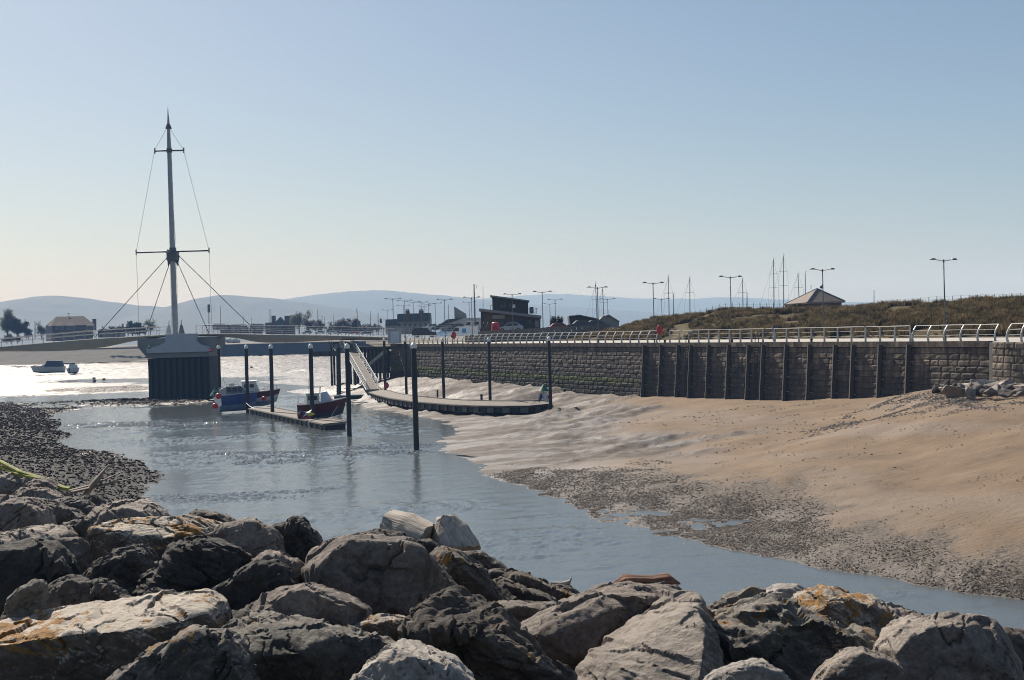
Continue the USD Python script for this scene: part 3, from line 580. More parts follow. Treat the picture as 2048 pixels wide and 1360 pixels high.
def ridged(p, seed, o=4):
    return sum(0.55 ** k * (1 - np.abs(2 * meshkit.noise(p * 2.1 ** k, seed + 7 * k) - 1)) for k in range(o))
def rock_solid(groups, L, seed, rough=1.0, chop=6, size=1.0, soft=3):
    r = np.random.default_rng(seed)
    body = None
    for pts in groups:
        pts = np.asarray(pts, float); h = m3.Manifold.hull_points(pts)
        for k in range(chop * 3):                              # knock corners off along flat cleavages
            n = r.normal(size=3); n /= np.linalg.norm(n); s = (pts @ n).max()
            h = h.trim_by_plane((-n).tolist(), float(-(s - size * r.uniform(0.01, 0.06))))
        for k in range(chop + 2):                              # broad broken faces on the side that shows
            n = r.normal(size=3) * 0.55 + (0, -1, 0.35); n /= np.linalg.norm(n); s = (pts @ n).max()
            h = h.trim_by_plane((-n).tolist(), float(-(s - size * r.uniform(0.03, 0.15))))
        body = h if body is None else body + h
    body = body.refine_to_length(L)
    v, f, _ = meshkit.arrays(body)
    m = trimesh.Trimesh(v, f, process=True)
    trimesh.smoothing.filter_laplacian(m, lamb=0.5, iterations=soft)
    v = np.array(m.vertices); nrm = np.array(m.vertex_normals)
    tilt = trimesh.transformations.random_rotation_matrix(r.random(3))[:3, :3]
    q = (v @ tilt) * [1, 1, 2.6] + r.random(3) * 50
    w = q + 0.25 * size * (meshkit.fbm(q * 1.5 / size, 3, seed + 21)[:, None] - 0.5)
    steps = w[:, 2] / (0.17 * size); fr = steps - np.floor(steps)
    strata = (np.where(fr < 0.75, fr / 0.75 * 0.35, 1 - (fr - 0.75) / 0.25 * 0.9) - 0.4)       # saw-tooth ledges across the bedding
    mask = smoothstep(0.42, 0.66, meshkit.fbm(q * 0.8 / size, 3, seed + 31))
    d = 0.045 * size * (meshkit.fbm(q * 1.3 / size, 5, seed) - 0.5) + 0.035 * size * max(rough - 0.9, 0.0) * strata * mask \
        + 0.042 * size * max(rough - 0.65, 0.2) * (ridged(q * 2.4 / size, seed + 3, 5) - 1.2) + (0.030 + 0.03 * max(rough - 0.8, 0)) * (meshkit.fbm(q * 7.0, 5, seed + 6) - 0.5) + 0.018 * (ridged(q * 4.0, seed + 61, 4) - 1.2)
    for K, tl in ((14, .085), (60, .10)):                        # fracture: tilted plates that end in small steps
        seeds = v[r.integers(0, len(v), K)]; tv = r.normal(size=(K, 3)) * tl
        wp = v + 0.10 * size * (np.stack([meshkit.fbm(q * 2.2 / size, 3, seed + 70 + c_) for c_ in range(3)], -1) - 0.5) * 2
        _, at_ = cKDTree(seeds).query(wp); lim = 0.095 * size / math.sqrt(K)
        d = d + np.clip(((v - seeds[at_]) * tv[at_]).sum(1), -lim, lim) * min(max(rough, .6), 1.4)
    cr = np.abs(meshkit.fbm(w * 1.1 / size, 4, seed + 41) - 0.5); d = d - 0.045 * size * smoothstep(0.016, 0.0, cr) * smoothstep(.40, .55, meshkit.fbm(q * 0.7 / size, 3, seed + 51))      # cracks
    rough = 1.0
    v = v + nrm * (rough * d)[:, None]
    return trimesh.Trimesh(v, np.array(m.faces), process=False)
def boulder(D, sil, mt, label, thick=0.6, bulge=0.4, inset=0.78, drop=0.06, extra=(), cat_='boulder', rough=1.0, chop=5, group2=None, L=None, soft=1):
    """sil: outline in the picture (px, py[, metres behind D]); extra: further points (px, py, metres behind D) that shape its faces"""
    def build(sil, extra, auto):
        a = np.array([(p[0], p[1], p[2] if len(p) > 2 else 0.0) for p in sil], float)
        w = (a[:, 0].max() - a[:, 0].min()) * D / FOC; h = (a[:, 1].max() - a[:, 1].min()) * D / FOC; sz = math.sqrt(w * h)
        cx, cy = a[:, 0].mean(), a[:, 1].mean()
        pts = [P(x, y, D + d) for x, y, d in a]
        if auto:
            pts += [P(cx + (x - cx) * inset, cy + (y - cy) * inset + drop * h * FOC / D, D + d - bulge * sz) for x, y, d in a]
        for x, y, d in a:
            q = P(x, y, D + d); k = (y - a[:, 1].min()) / max(np.ptp(a[:, 1]), 1)
            pts.append(q + np.array([0, thick * sz * (1.2 - 0.7 * k), -0.18 * h * (1 - k) - 0.25 * h * k]))
        pts += [P(x, y, D + d) for x, y, d in extra]
        low = [p for p in pts if p[2] < np.median([q[2] for q in pts])]
        pts += [p + np.array([0, 0.15 * sz, -0.3 * h]) for p in low[::2]]
        return np.array(pts), sz
    g, sz = build(sil, extra, bulge > 0)
    groups = [g]
    if group2: groups.append(build(group2, (), bulge > 0)[0])
    seed = int(abs(round(D * 977) + int(sil[0][0]) * 131 + int(sil[0][1]) * 17) % 100000)
    m = rock_solid(groups, L or min(0.05, max(0.013, sz / 60)), seed, rough, chop, sz, soft)
    o = solo('boulder', m, mt, label, cat_, smooth=30)
    return o

boulder(8.9, [(-60, 1250, .5), (0, 1240, .5), (100, 1228, .5), (215, 1207, .5), (300, 1199, .45), (390, 1184, .4), (418, 1184, .35), (440, 1202, .3), (446, 1228, .25), (440, 1262, .1)], R_LICH, 'large flat-topped slab boulder spotted with orange lichen, bottom left', bulge=0, thick=0.35, chop=2,
        extra=[(-60, 1300, -.35), (90, 1279, -.35), (200, 1262, -.3), (262, 1268, -.38), (318, 1234, -.15), (380, 1222, 0), (-60, 1420, -.15), (150, 1420, -.2), (290, 1350, -.25), (325, 1325, -.1), (440, 1290, .15), (410, 1230, .0)])
boulder(7.8, [(195, 1370), (300, 1331), (348, 1283), (380, 1264), (430, 1257), (452, 1262), (474, 1292), (490, 1335), (500, 1380), (340, 1400)], R_GREEN, 'grey-green craggy boulder at the bottom edge, right of the lichen slab', thick=.5, bulge=.3, drop=.02, rough=1.2)
boulder(8.5, [(436, 1268, .3), (480, 1239, .4), (500, 1234, .4), (560, 1234, .4), (620, 1245, .35), (680, 1258, .3), (715, 1270, .3), (760, 1275, .25), (806, 1290, .2)], R_GREEN, 'broad dark boulder with a stepped top flecked orange, bottom edge', bulge=0, thick=.4, rough=1.25,
        extra=[(465, 1310, -.1), (530, 1288, -.15), (600, 1294, -.25), (645, 1270, -.05), (700, 1268, 0), (480, 1400, .1), (700, 1410, 0), (800, 1330, .1)])
boulder(7.5, [(690, 1375), (735, 1333), (780, 1306), (800, 1301), (850, 1310), (900, 1330), (955, 1372), (850, 1400)], R_WHITE, 'whitish smooth boulder cut by the bottom edge, left of the brown crag', thick=.9, bulge=.25, inset=.6, drop=-.1)
boulder(8.6, [(790, 1330), (815, 1242), (832, 1217), (870, 1197), (905, 1188), (950, 1196), (985, 1212), (1020, 1250), (1060, 1298), (1100, 1333), (1160, 1380), (950, 1420)], R_BROWN, 'big dark brown craggy boulder at the bottom centre', thick=.6, bulge=.38, inset=.62, rough=1.9, chop=8)
boulder(8.6, [(1110, 1375, .05), (1180, 1310, .35), (1230, 1290, .5), (1262, 1264, .65), (1305, 1225, .8), (1332, 1189, .95), (1347, 1186, .95), (1366, 1186, .9), (1400, 1190, .8), (1418, 1225, .6), (1432, 1270, .45), (1447, 1310, .3), (1462, 1380, .1)], R_PALE, 'large pale boulder with one smooth slanting lit face', bulge=0, thick=.35, chop=1, rough=.7,
        extra=[(1395, 1214, .42), (1412, 1262, .12), (1408, 1300, -.1), (1390, 1420, -.45), (1200, 1420, -.2), (1345, 1213, .62)])
boulder(7.6, [(1405, 1375), (1440, 1350), (1482, 1334), (1522, 1325), (1560, 1345), (1590, 1378), (1500, 1395)], R_WHITE, 'low grey-white boulder at the bottom edge, right of the slanting slab', thick=.7, bulge=.25, inset=.6, drop=-.1)
boulder(9.2, [(1428, 1245), (1442, 1227), (1490, 1201), (1530, 1194), (1552, 1204), (1600, 1220), (1660, 1245), (1720, 1274), (1762, 1300), (1802, 1326), (1815, 1390), (1600, 1420), (1450, 1400)], R_GREEN, 'dark craggy boulder with orange flecks, between the slanting slab and the round pale one', thick=.5, bulge=.3, inset=.7, rough=1.6, chop=7)
boulder(8.0, [(1630, 1375), (1665, 1335), (1700, 1310), (1730, 1302), (1757, 1309), (1790, 1320), (1807, 1340), (1815, 1380), (1720, 1395)], R_OCHRE, 'small rounded pinkish boulder with orange lichen at the bottom edge', thick=.7, bulge=.25, inset=.65, drop=-.05)
boulder(8.8, [(1768, 1298), (1800, 1260), (1850, 1236), (1882, 1231), (1950, 1235), (1990, 1249), (2008, 1275), (2034, 1315), (2060, 1360), (2060, 1400), (1800, 1420)], R_PALE, 'large rounded pale boulder in the bottom right corner', thick=.6, bulge=.42, inset=.72, chop=2, rough=.8)
boulder(9.7, [(1975, 1280), (2010, 1256), (2050, 1266), (2090, 1300), (2110, 1390), (2020, 1400)], R_OCHRE, 'dark boulder capped with orange lichen at the right edge', thick=.5, bulge=.3)
boulder(10.4, [(1580, 1220), (1620, 1186), (1650, 1179), (1700, 1186), (1742, 1198), (1785, 1211), (1852, 1238), (1810, 1290), (1700, 1310), (1620, 1270)], R_OCHRE, 'broad reddish boulder with orange lichen on the skyline, right side', thick=.5, bulge=.45, inset=.66, rough=1.3)
boulder(11.3, [(1480, 1212), (1530, 1181), (1560, 1172), (1595, 1171), (1622, 1186), (1612, 1230), (1500, 1245)], R_WHITE, 'pale pointed boulder peeping above the dark craggy one', thick=.5, bulge=.4)
boulder(9.9, [(1020, 1270), (1070, 1246), (1130, 1216), (1160, 1209), (1178, 1189), (1215, 1178), (1270, 1172), (1330, 1180), (1362, 1192), (1340, 1260), (1250, 1340), (1150, 1370), (1090, 1340)], R_PINK, 'wide grey boulder with a cracked shaded face, behind the slanting slab', thick=.5, bulge=.35, inset=.72, rough=1.2)
boulder(11.2, [(1158, 1200), (1200, 1181), (1242, 1172), (1290, 1170), (1350, 1172), (1370, 1188), (1330, 1215), (1200, 1225)], R_PINK, 'low rough boulder directly under the red-brown driftwood', thick=.6, bulge=.4)
boulder(10.8, [(602, 1130), (606, 1108), (615, 1093), (640, 1086), (665, 1074), (690, 1075), (712, 1070), (745, 1075), (800, 1078), (850, 1088), (872, 1096), (897, 1125), (916, 1160), (926, 1195), (880, 1240), (790, 1260), (700, 1230), (610, 1180)], R_PINK, 'giant square-faced grey boulder in the middle of the breakwater', bulge=0, thick=.5, chop=2, rough=.85,
        extra=[(625, 1108, -.32), (700, 1088, -.4), (765, 1098, -.42), (824, 1104, -.45), (890, 1140, -.1), (612, 1160, -.3), (700, 1240, -.42), (822, 1250, -.5), (905, 1200, -.12)])
boulder(9.9, [(405, 1200), (450, 1161), (490, 1136), (510, 1123), (552, 1121), (570, 1135), (582, 1168), (580, 1230), (470, 1240)], R_DARK, 'dark wedge-shaped boulder with a pale sunlit edge, behind the lichen slab', thick=.5, bulge=.3, inset=.85)
boulder(9.4, [(478, 1230), (530, 1190), (546, 1178), (590, 1170), (606, 1168), (640, 1178), (662, 1190), (702, 1203), (732, 1222), (735, 1260), (700, 1290), (560, 1270)], R_PINK, 'purplish grey boulder in front of the giant square one', thick=.5, bulge=.35, inset=.78)
boulder(9.25, [(685, 1275), (702, 1256), (742, 1236), (800, 1230), (826, 1240), (815, 1290), (740, 1300)], R_OCHRE, 'small sunlit pinkish stone left of the brown crag', thick=.6, bulge=.3)
boulder(11.0, [(262, 1192), (290, 1150), (345, 1090), (365, 1073), (400, 1070), (440, 1080), (480, 1104), (503, 1120), (490, 1170), (430, 1200), (340, 1215)], R_DARK, 'large dark jagged boulder left of centre, above the lichen slab', thick=.5, bulge=.35, inset=.6, rough=1.6, chop=8)
boulder(11.4, [(160, 1140), (180, 1128), (230, 1104), (272, 1090), (302, 1110), (310, 1140), (295, 1190), (200, 1200)], R_GREY, 'dark angular boulder with ragged lit ledges, left side', thick=.5, bulge=.35, inset=.6, rough=1.8)
boulder(10.7, [(-60, 1096), (0, 1092), (75, 1080), (97, 1085), (112, 1096), (128, 1122), (138, 1160), (100, 1230), (0, 1270), (-60, 1270)], R_DARK, 'massive black shaded boulder at the left edge', thick=.5, bulge=.3, inset=.9, rough=.8)
boulder(9.5, [(0, 1245), (12, 1200), (42, 1176), (76, 1159), (82, 1170), (97, 1240), (50, 1270)], R_GREEN, 'small upright shard of rock above the lichen slab', thick=.3, bulge=.25, inset=.85)
boulder(10.0, [(78, 1200), (110, 1166), (136, 1153), (170, 1164), (192, 1175), (200, 1240), (100, 1250)], R_GREY, 'dark rounded boulder with two humps beside the rock shard', thick=.6, bulge=.4, rough=1.4, group2=[(165, 1185), (185, 1164), (203, 1162), (230, 1180), (265, 1202), (250, 1240), (170, 1240)])
boulder(12.4, [(-40, 1078), (0, 1070), (30, 1059), (62, 1053), (110, 1058), (135, 1075), (120, 1110), (0, 1120)], R_PALE, 'pale-topped boulder behind the black one, left edge', thick=.7, bulge=.4)
boulder(11.9, [(95, 1095), (125, 1078), (155, 1075), (166, 1110), (178, 1160), (135, 1180), (110, 1140)], R_PINK, 'brownish boulder wedged right of the black one', thick=.5, bulge=.3)
boulder(12.6, [(172, 1065), (190, 1050), (232, 1041), (330, 1037), (400, 1042), (445, 1052), (440, 1100), (370, 1125), (250, 1130), (178, 1120)], R_LICH, 'long ledge boulder with an orange-spotted top, left of centre', bulge=0, thick=.5, chop=2,
        extra=[(178, 1062, -.2), (270, 1058, -.4), (285, 1080, -.45), (350, 1070, -.35), (380, 1075, -.3), (440, 1070, -.1), (280, 1140, -.35), (400, 1130, -.3), (190, 1120, -.2)])
boulder(12.1, [(425, 1056), (470, 1044), (490, 1040), (520, 1040), (546, 1060), (566, 1106), (570, 1150), (480, 1160), (430, 1110)], R_PINK, 'smooth grey boulder right of the orange-spotted ledge', thick=.5, bulge=.3, rough=.8)
boulder(12.7, [(540, 1054), (590, 1032), (602, 1030), (620, 1058), (633, 1088), (630, 1140), (570, 1140)], R_DARK, 'dark peaked boulder on the skyline, left of the giant one', thick=.5, bulge=.3, inset=.85)
boulder(13.6, [(606, 1068), (618, 1058), (632, 1062), (645, 1085), (635, 1110), (606, 1100)], R_PINK, 'small brown stone just right of the dark peaked boulder', thick=.6, bulge=.3)
boulder(10.9, [(498, 1120), (530, 1103), (552, 1105), (602, 1125), (608, 1175), (560, 1190)], R_PALE, 'pale sunlit stone wedged between the dark wedge and the giant boulder', thick=.5, bulge=.4)
boulder(14.6, [(125, 1085), (170, 1041), (195, 1015), (225, 1003), (270, 1002), (302, 1014), (330, 1036), (320, 1070), (180, 1100)], R_PALE, 'striated pale boulder sloping to the left, left side', thick=.6, bulge=.45, inset=.55, rough=1.2)
boulder(14.2, [(338, 1046), (352, 1036), (372, 1031), (402, 1040), (438, 1049), (420, 1070), (350, 1070)], R_PALE, 'flat pale stone behind the orange-spotted ledge', thick=.6, bulge=.3)
boulder(15.6, [(358, 1036), (386, 1022), (440, 1028), (466, 1043), (440, 1070), (370, 1060)], R_BROWN, 'dark mossy boulder right above the flat pale stone', thick=.6, bulge=.3)
boulder(15.2, [(-40, 1000), (0, 993), (50, 995), (76, 1014), (92, 1038), (102, 1056), (60, 1080), (-40, 1080)], R_PALE, 'big rounded grey boulder at the left edge', thick=.7, bulge=.4)
boulder(16.3, [(50, 1004), (75, 998), (110, 1009), (142, 1018), (168, 1034), (160, 1060), (80, 1060)], R_GREY, 'shaded boulder right of the big rounded grey one', thick=.6, bulge=.4)
boulder(18.4, [(92, 1010), (125, 995), (155, 998), (192, 1010), (188, 1032), (110, 1032)], R_GREY, 'rounded boulder below the grey driftwood sticks', thick=.7, bulge=.4)
boulder(19.5, [(15, 992), (35, 977), (70, 978), (95, 980), (128, 996), (110, 1015), (30, 1010)], R_PALE, 'long low boulder near the yellow weed, left edge', thick=.7, bulge=.4)
boulder(22.5, [(45, 972), (65, 957), (95, 958), (116, 971), (132, 988), (90, 1000), (50, 995)], R_PINK, 'brownish boulder beneath the end of the yellow weed', thick=.7, bulge=.4)
boulder(24.0, [(-40, 960), (0, 953), (20, 946), (52, 956), (56, 980), (0, 990)], R_PALE, 'topmost pale boulder at the left edge', thick=.7, bulge=.4)
boulder(18.6, [(160, 1000), (172, 992), (187, 988), (204, 998), (206, 1020), (165, 1020)], R_GREY, 'small round stone at the foot of the driftwood sticks', thick=.7, bulge=.4)
boulder(13.7, [(92, 1062), (130, 1048), (166, 1040), (150, 1075), (125, 1090), (100, 1085)], R_GREY, 'narrow shaded stone left of the striated boulder', thick=.6, bulge=.3)
boulder(12.0, [(862, 1100), (880, 1093), (916, 1105), (952, 1130), (988, 1165), (1050, 1222), (960, 1240), (900, 1190)], R_BROWN, 'dark slab sloping down to the right beside the giant boulder', thick=.5, bulge=.35, rough=1.2)
boulder(12.4, [(978, 1170), (1000, 1158), (1062, 1176), (1110, 1199), (1120, 1216), (1040, 1235)], R_BROWN, 'brown ridge stone sloping right, in the row below the pale driftwood', thick=.5, bulge=.35)
boulder(13.1, [(1005, 1150), (1022, 1142), (1072, 1155), (1112, 1170), (1168, 1198), (1130, 1222), (1060, 1200)], R_BROWN, 'long brown slab lowest on the slope to the water', thick=.5, bulge=.35)
boulder(14.0, [(925, 1110), (942, 1103), (962, 1106), (1024, 1141), (1030, 1165), (970, 1165)], R_BROWN, 'brown slab on the skyline right of the pale driftwood', thick=.5, bulge=.35)
boulder(13.3, [(968, 1150), (985, 1142), (1002, 1140), (1024, 1147), (1015, 1180), (970, 1175)], R_GREY, 'small grey stone between the brown sloping slabs', thick=.6, bulge=.35)
boulder(10.7, [(970, 1225), (1000, 1208), (1062, 1218), (1110, 1211), (1125, 1250), (1040, 1270), (980, 1260)], R_PINK, 'pale brown stone right behind the brown crag', thick=.6, bulge=.35)
boulder(12.7, [(690, 1085), (715, 1068), (742, 1062), (800, 1068), (820, 1084), (800, 1110), (700, 1110)], R_DARK, 'dark stone in front of the pale driftwood stump', thick=.6, bulge=.3)
boulder(12.5, [(828, 1094), (842, 1080), (862, 1080), (880, 1098), (860, 1120), (830, 1115)], R_DARK, 'small black stone at the base of the pale driftwood', thick=.6, bulge=.3)
boulder(14.1, [(1095, 1180), (1105, 1168), (1140, 1171), (1165, 1194), (1130, 1215)], R_GREY, 'small stone by the horn-shaped driftwood at the water', thick=.6, bulge=.35)
boulder(9.3, [(436, 1240), (450, 1226), (482, 1222), (505, 1236), (500, 1275), (440, 1280)], R_DARK, 'small dark stone wedged at the end of the lichen slab', thick=.6, bulge=.3)
boulder(9.6, [(1412, 1232), (1425, 1222), (1446, 1226), (1456, 1245), (1450, 1285), (1420, 1280)], R_PALE, 'small stone jammed right of the slanting slab', thick=.6, bulge=.3)
boulder(10.3, [(240, 1215), (300, 1180), (340, 1190), (420, 1200), (420, 1250), (260, 1260)], R_DARK, 'black stone in the gap behind the lichen slab', thick=.5, bulge=.3)
# loose rubble in the gaps between the boulders
protos = [rock_solid([r_ * [1, 1, .8]], 0.16, 40 + k, 1.0, 4, 0.7, 2) for k, r_ in enumerate(np.random.default_rng(5).normal(size=(3, 14, 3)) * 0.33)]
pp, ss = [], []
for _ in range(240):
    Y = rng.uniform(8.5, 20); X = rng.uniform(-0.48, 0.42) * Y
    pp.append((X, Y, 7.25 - 0.62 * max(0, Y - np.interp(X, [-30, -12, -6, 0, 5, 22], [34, 24, 15.5, 12, 10.4, 10.4])))); ss.append(rng.uniform(.5, 1.0))
scatter('rubble', protos, [R_DARK, R_GREY, R_BROWN], pp, ss, rng.random(len(pp)) * 6.28, 'dark rubble filling the gaps under the boulders')

# driftwood
DRIFT = graph('weathered_driftwood', {
    'tc': ('texture_coordinate', {}), 'm': ('mapping', {'scale': (14, 14, 1.0)}), 'n': ('noise_texture', {'scale': 1.6, 'detail': 7.0, 'roughness': 0.65, 'distortion': 0.4}),
    'r': ('rgb_ramp', {'ramp': [(0.3, (0.07, 0.058, 0.048)), (0.44, (0.28, 0.24, 0.20)), (0.7, (0.44, 0.395, 0.335))]}), 'b': ('bump', {'distance': 0.03}), 'p': ('principled_bsdf', {'roughness': 0.85})},
    [('tc.object', 'm.vector'), ('m.vector', 'n.vector'), ('n.fac', 'r.fac'), ('r.color', 'p.base_color'), ('n.fac', 'b.height'), ('b.normal', 'p.normal')])
REDWOOD = graph('red_rotten_wood', {
    'g': ('geometry', {}), 'm': ('mapping', {'scale': (2, 12, 12), 'rotation': (0, 0.1, 0)}), 'n': ('noise_texture', {'scale': 1.4, 'detail': 7.0, 'roughness': 0.65}),
    'r': ('rgb_ramp', {'ramp': [(0.3, (0.035, 0.016, 0.01)), (0.5, (0.13, 0.05, 0.025)), (0.72, (0.26, 0.14, 0.08))]}), 'b': ('bump', {'distance': 0.03}), 'p': ('principled_bsdf', {'roughness': 0.8})},
    [('g.position', 'm.vector'), ('m.vector', 'n.vector'), ('n.fac', 'r.fac'), ('r.color', 'p.base_color'), ('n.fac', 'b.height'), ('b.normal', 'p.normal')])
def log(path, radii, seed, flat_=1.0, n=28, groove=0.10, k=26):
    """a weathered log along a path: grooved along its grain, ends broken"""
    path = np.asarray(path, float); t = np.linspace(0, 1, k)
    d = np.linspace(0, 1, len(path)); C = np.c_[[np.interp(t, d, path[:, i]) for i in range(3)]].T; R = np.interp(t, np.linspace(0, 1, len(radii)), radii)
    rings = []
    for i in range(k):
        u, w, a = frame(path[-1] - path[0]); th = np.arange(n) * 2 * np.pi / n
        g = meshkit.fbm(np.c_[np.cos(th) * 3, np.sin(th) * 3, np.full(n, t[i] * 1.2)], 4, seed) - 0.5
        rr = R[i] * (1 + groove * 3 * g)
        e = (meshkit.fbm(np.c_[np.cos(th) * 2, np.sin(th) * 2, np.zeros(n)], 3, seed + 9) - 0.5) * R[i] * 1.2 * (1 if i in (0, k - 1) else 0)
        rings.append(C[i] + (np.cos(th) * rr)[:, None] * u + (np.sin(th) * rr * flat_)[:, None] * w + e[:, None] * a)
    return loft(rings)
DD = 13.3
def log_at(name, label, path, radii, mt, seed, D=DD, **k):
    """straight grain runs along the local z axis of the log, so that its texture follows it"""
    w = np.array([P(x, y, D + d) for x, y, d in path]); m = log(w, radii, seed, **k)
    a = w[-1] - w[0]; u, v, a = frame(a); M = np.eye(4); M[:3, :3] = np.array([u, v, a]); loc = w[0]
    vv = (np.asarray(m.vertices) - loc) @ M[:3, :3].T
    x = UsdGeom.Mesh(usdkit.mesh(stage, path_for('/World', name), (vv, m.faces), mt, 50))
    g = Gf.Matrix4d(1.0)
    for i, r in enumerate((u, v, a, loc)): g.SetRow(i, Gf.Vec4d(*map(float, r), 1.0 if i == 3 else 0.0))
    x.AddTransformOp().Set(g); tag(x.GetPrim(), label, 'driftwood')
log_at('driftwood_log', 'pale split driftwood log leaning left on the skyline', [(778, 1048, .1), (858, 1078, -.25)], [.15, .18, .16], DRIFT, 3, groove=.11)
log_at('driftwood_stump', 'pale weathered driftwood stump standing right of the split log', [(890, 1034, 0), (900, 1062, -.02), (912, 1102, -.05)], [.10, .18, .24], DRIFT, 5, D=13.1, groove=.1)
log_at('driftwood_branch', 'horn-shaped pale driftwood at the edge of the water', [(1102, 1167, 0), (1126, 1169, 0), (1139, 1165, 0), (1143, 1156, 0)], [.02, .028, .026, .010], DRIFT, 6, D=14.2, k=14, n=10)
log_at('driftwood_log', 'red-brown rotten driftwood log lying on the boulders by the water', [(1220, 1172, .0), (1248, 1161, 0), (1300, 1162, 0), (1336, 1160, .05), (1360, 1167, .12)], [.012, .07, .06, .08, .012], REDWOOD, 8, D=11.4, flat_=.7, groove=.34)
log_at('driftwood_plank', 'tan plank lying across the red-brown rotten log', [(1262, 1160, .05), (1290, 1156, .08), (1336, 1151, .14)], [.03, .035, .03], DRIFT, 9, D=11.5, flat_=.5, groove=.15)
STICK = mat('grey_stick', (0.20, 0.155, 0.12), 0.85, vary=0.3, scale=4)
for lab, p, r in (('broad splintered plank sticking up among the driftwood, left side', [(168, 992, 0), (192, 962, 0), (216, 931, .1)], [.10, .14, .02]),
                  ('thin bent driftwood stick crossing behind the splintered plank', [(138, 982, 0), (190, 968, 0), (248, 942, .3)], [.05, .045, .02]),
                  ('long thin driftwood stick pointing right to the river', [(142, 985, -.2), (200, 971, 0), (268, 956, .3)], [.06, .045, .02])):
    w = np.array([P(x, y, 22.0 + d) for x, y, d in p]); solo('driftwood_stick', log(w, r, 11, flat_=.4, n=10, k=14), STICK, lab, 'driftwood', smooth=50)
WEED = mat('yellow_weed', (0.24, 0.25, 0.02), 0.7, vary=0.5, scale=3)
for lab, p, r in (('yellow-green rope stretched down the rocks, left edge, upper strand', [(-30, 912, 0), (0, 923, 0), (40, 944, -.6), (90, 959, -1)], .038),
                  ('yellow-green rope stretched down the rocks, left edge, lower strand', [(-30, 925, 0), (0, 933, 0), (35, 948, -.6), (85, 958, -1)], .03)):
    w = [P(x, y, 24.5 + d) for x, y, d in p]; solo('yellow_rope', tube(w, r, 7), WEED, lab, 'rope')
solo('yellow_rope', tube([P(118, 972, 22.4), P(128, 976, 22.3), P(141, 978, 22.2)], .04, 7), WEED, 'short end of yellow-green rope by the driftwood sticks', 'rope')

# ------------------------------------------------------------ swing bridge with its mast
BR_PLATE = mat('nacelle_paint', (0.33, 0.35, 0.375), 0.6, vary=0.1, scale=0.5)
BR_CONC = mat('bridge_concrete', (0.17, 0.17, 0.165), 0.75, vary=0.12, scale=0.4)
BR_HULL = mat('bridge_deck_shell', (0.36, 0.34, 0.30), 0.6, vary=0.10, scale=0.3)
MAST = mat('mast_grey', (0.30, 0.30, 0.30), 0.5, 0.2, vary=0.1)
DKSTEEL = mat('dark_steel', (0.10, 0.10, 0.105), 0.5, 0.4, vary=0.15)
CABLE = mat('cable_steel', (0.09, 0.09, 0.095), 0.5, 0.5, vary=0.05)
SHEET = mat('sheet_pile_steel', (0.022, 0.021, 0.022), 0.75, 0.2, vary=0.4, scale=0.7, streak=(2, 2, .3))
BY = lambda px: 238 + (px - 352) * -0.0205
bridge = thing('swing_bridge', 'pale footbridge with a tall central mast and cables across the harbour', 'bridge', P(352, 700, 238))
sx = np.array([-260, -150, -60, 0, 50, 103, 147, 206, 250, 284, 330, 352]); st = np.array([722, 709, 698.5, 693, 688.5, 683.8, 680, 675.7, 673.5, 671.3, 668.6, 667.6]); sd = np.array([5, 6, 7.5, 10, 15, 19, 21, 18, 10.5, 7, 5.5, 5.5])
tx = np.array([352, 430, 470, 504, 532, 583, 634, 677, 761, 786]); tt = np.array([667.6, 666.6, 666.8, 667.6, 668.4, 669.0, 669.6, 670.6, 673.2, 674]); td = np.array([5.5, 6, 10, 16.5, 17.5, 16, 12.5, 9.5, 7.5, 7.5])
def deck(xs, top, dep):
    rings = []
    for x in np.linspace(xs[0], xs[-1], 30):
        Y = BY(x); y0 = np.interp(x, xs, top); d = np.interp(x, xs, dep) * Y / FOC
        c_ = P(x, y0, Y) + (0, 2.7, 0)
        rings.append([c_ + (0, a * 2.7, b) for a, b in ((-1, 0), (1, 0), (1.04, -.1), (1, -.34), (.72, -.34 - (d - .34) * .55), (.35, -.34 - (d - .34) * .93), (0, -d), (-.35, -.34 - (d - .34) * .93), (-.72, -.34 - (d - .34) * .55), (-1, -.34), (-1.04, -.1))])
    return loft(rings)
part(bridge, 'deck', deck(sx, st, sd), BR_HULL, 40); part(bridge, 'deck', deck(tx, tt, td), BR_HULL, 40)
def parapet(xs, top, x0, x1, hs, mt):
    n = int(abs(x1 - x0) / 20)
    for o in (0.12, 5.3):
        par = None
        for h, r in hs:
            m = tube([P(x, np.interp(x, xs, top), BY(x)) + (0, o, h) for x in np.linspace(x0, x1, 40)], r, 5)
            if par is None: par = part(bridge, 'handrail', m, mt)
            else: part(par, 'rail', m, mt)
        for x in np.linspace(x0, x1, n):
            b = P(x, np.interp(x, xs, top), BY(x)) + (0, o, 0); part(par, 'post', bar(b, b + (0, 0, 1.5), .06, .06), mt)
RAILL = mat('parapet_pale', (.30, .295, .28), .8, vary=.1, spec=.2)
RAILD = mat('parapet_grey', (.17, .17, .17), .6, .2, vary=.1)
parapet(sx, st, -250, 318, ((1.5, .055), (.85, .04)), RAILL); parapet(tx, tt, 392, 784, ((1.5, .055), (1.1, .016), (.75, .03), (.4, .016)), RAILD)
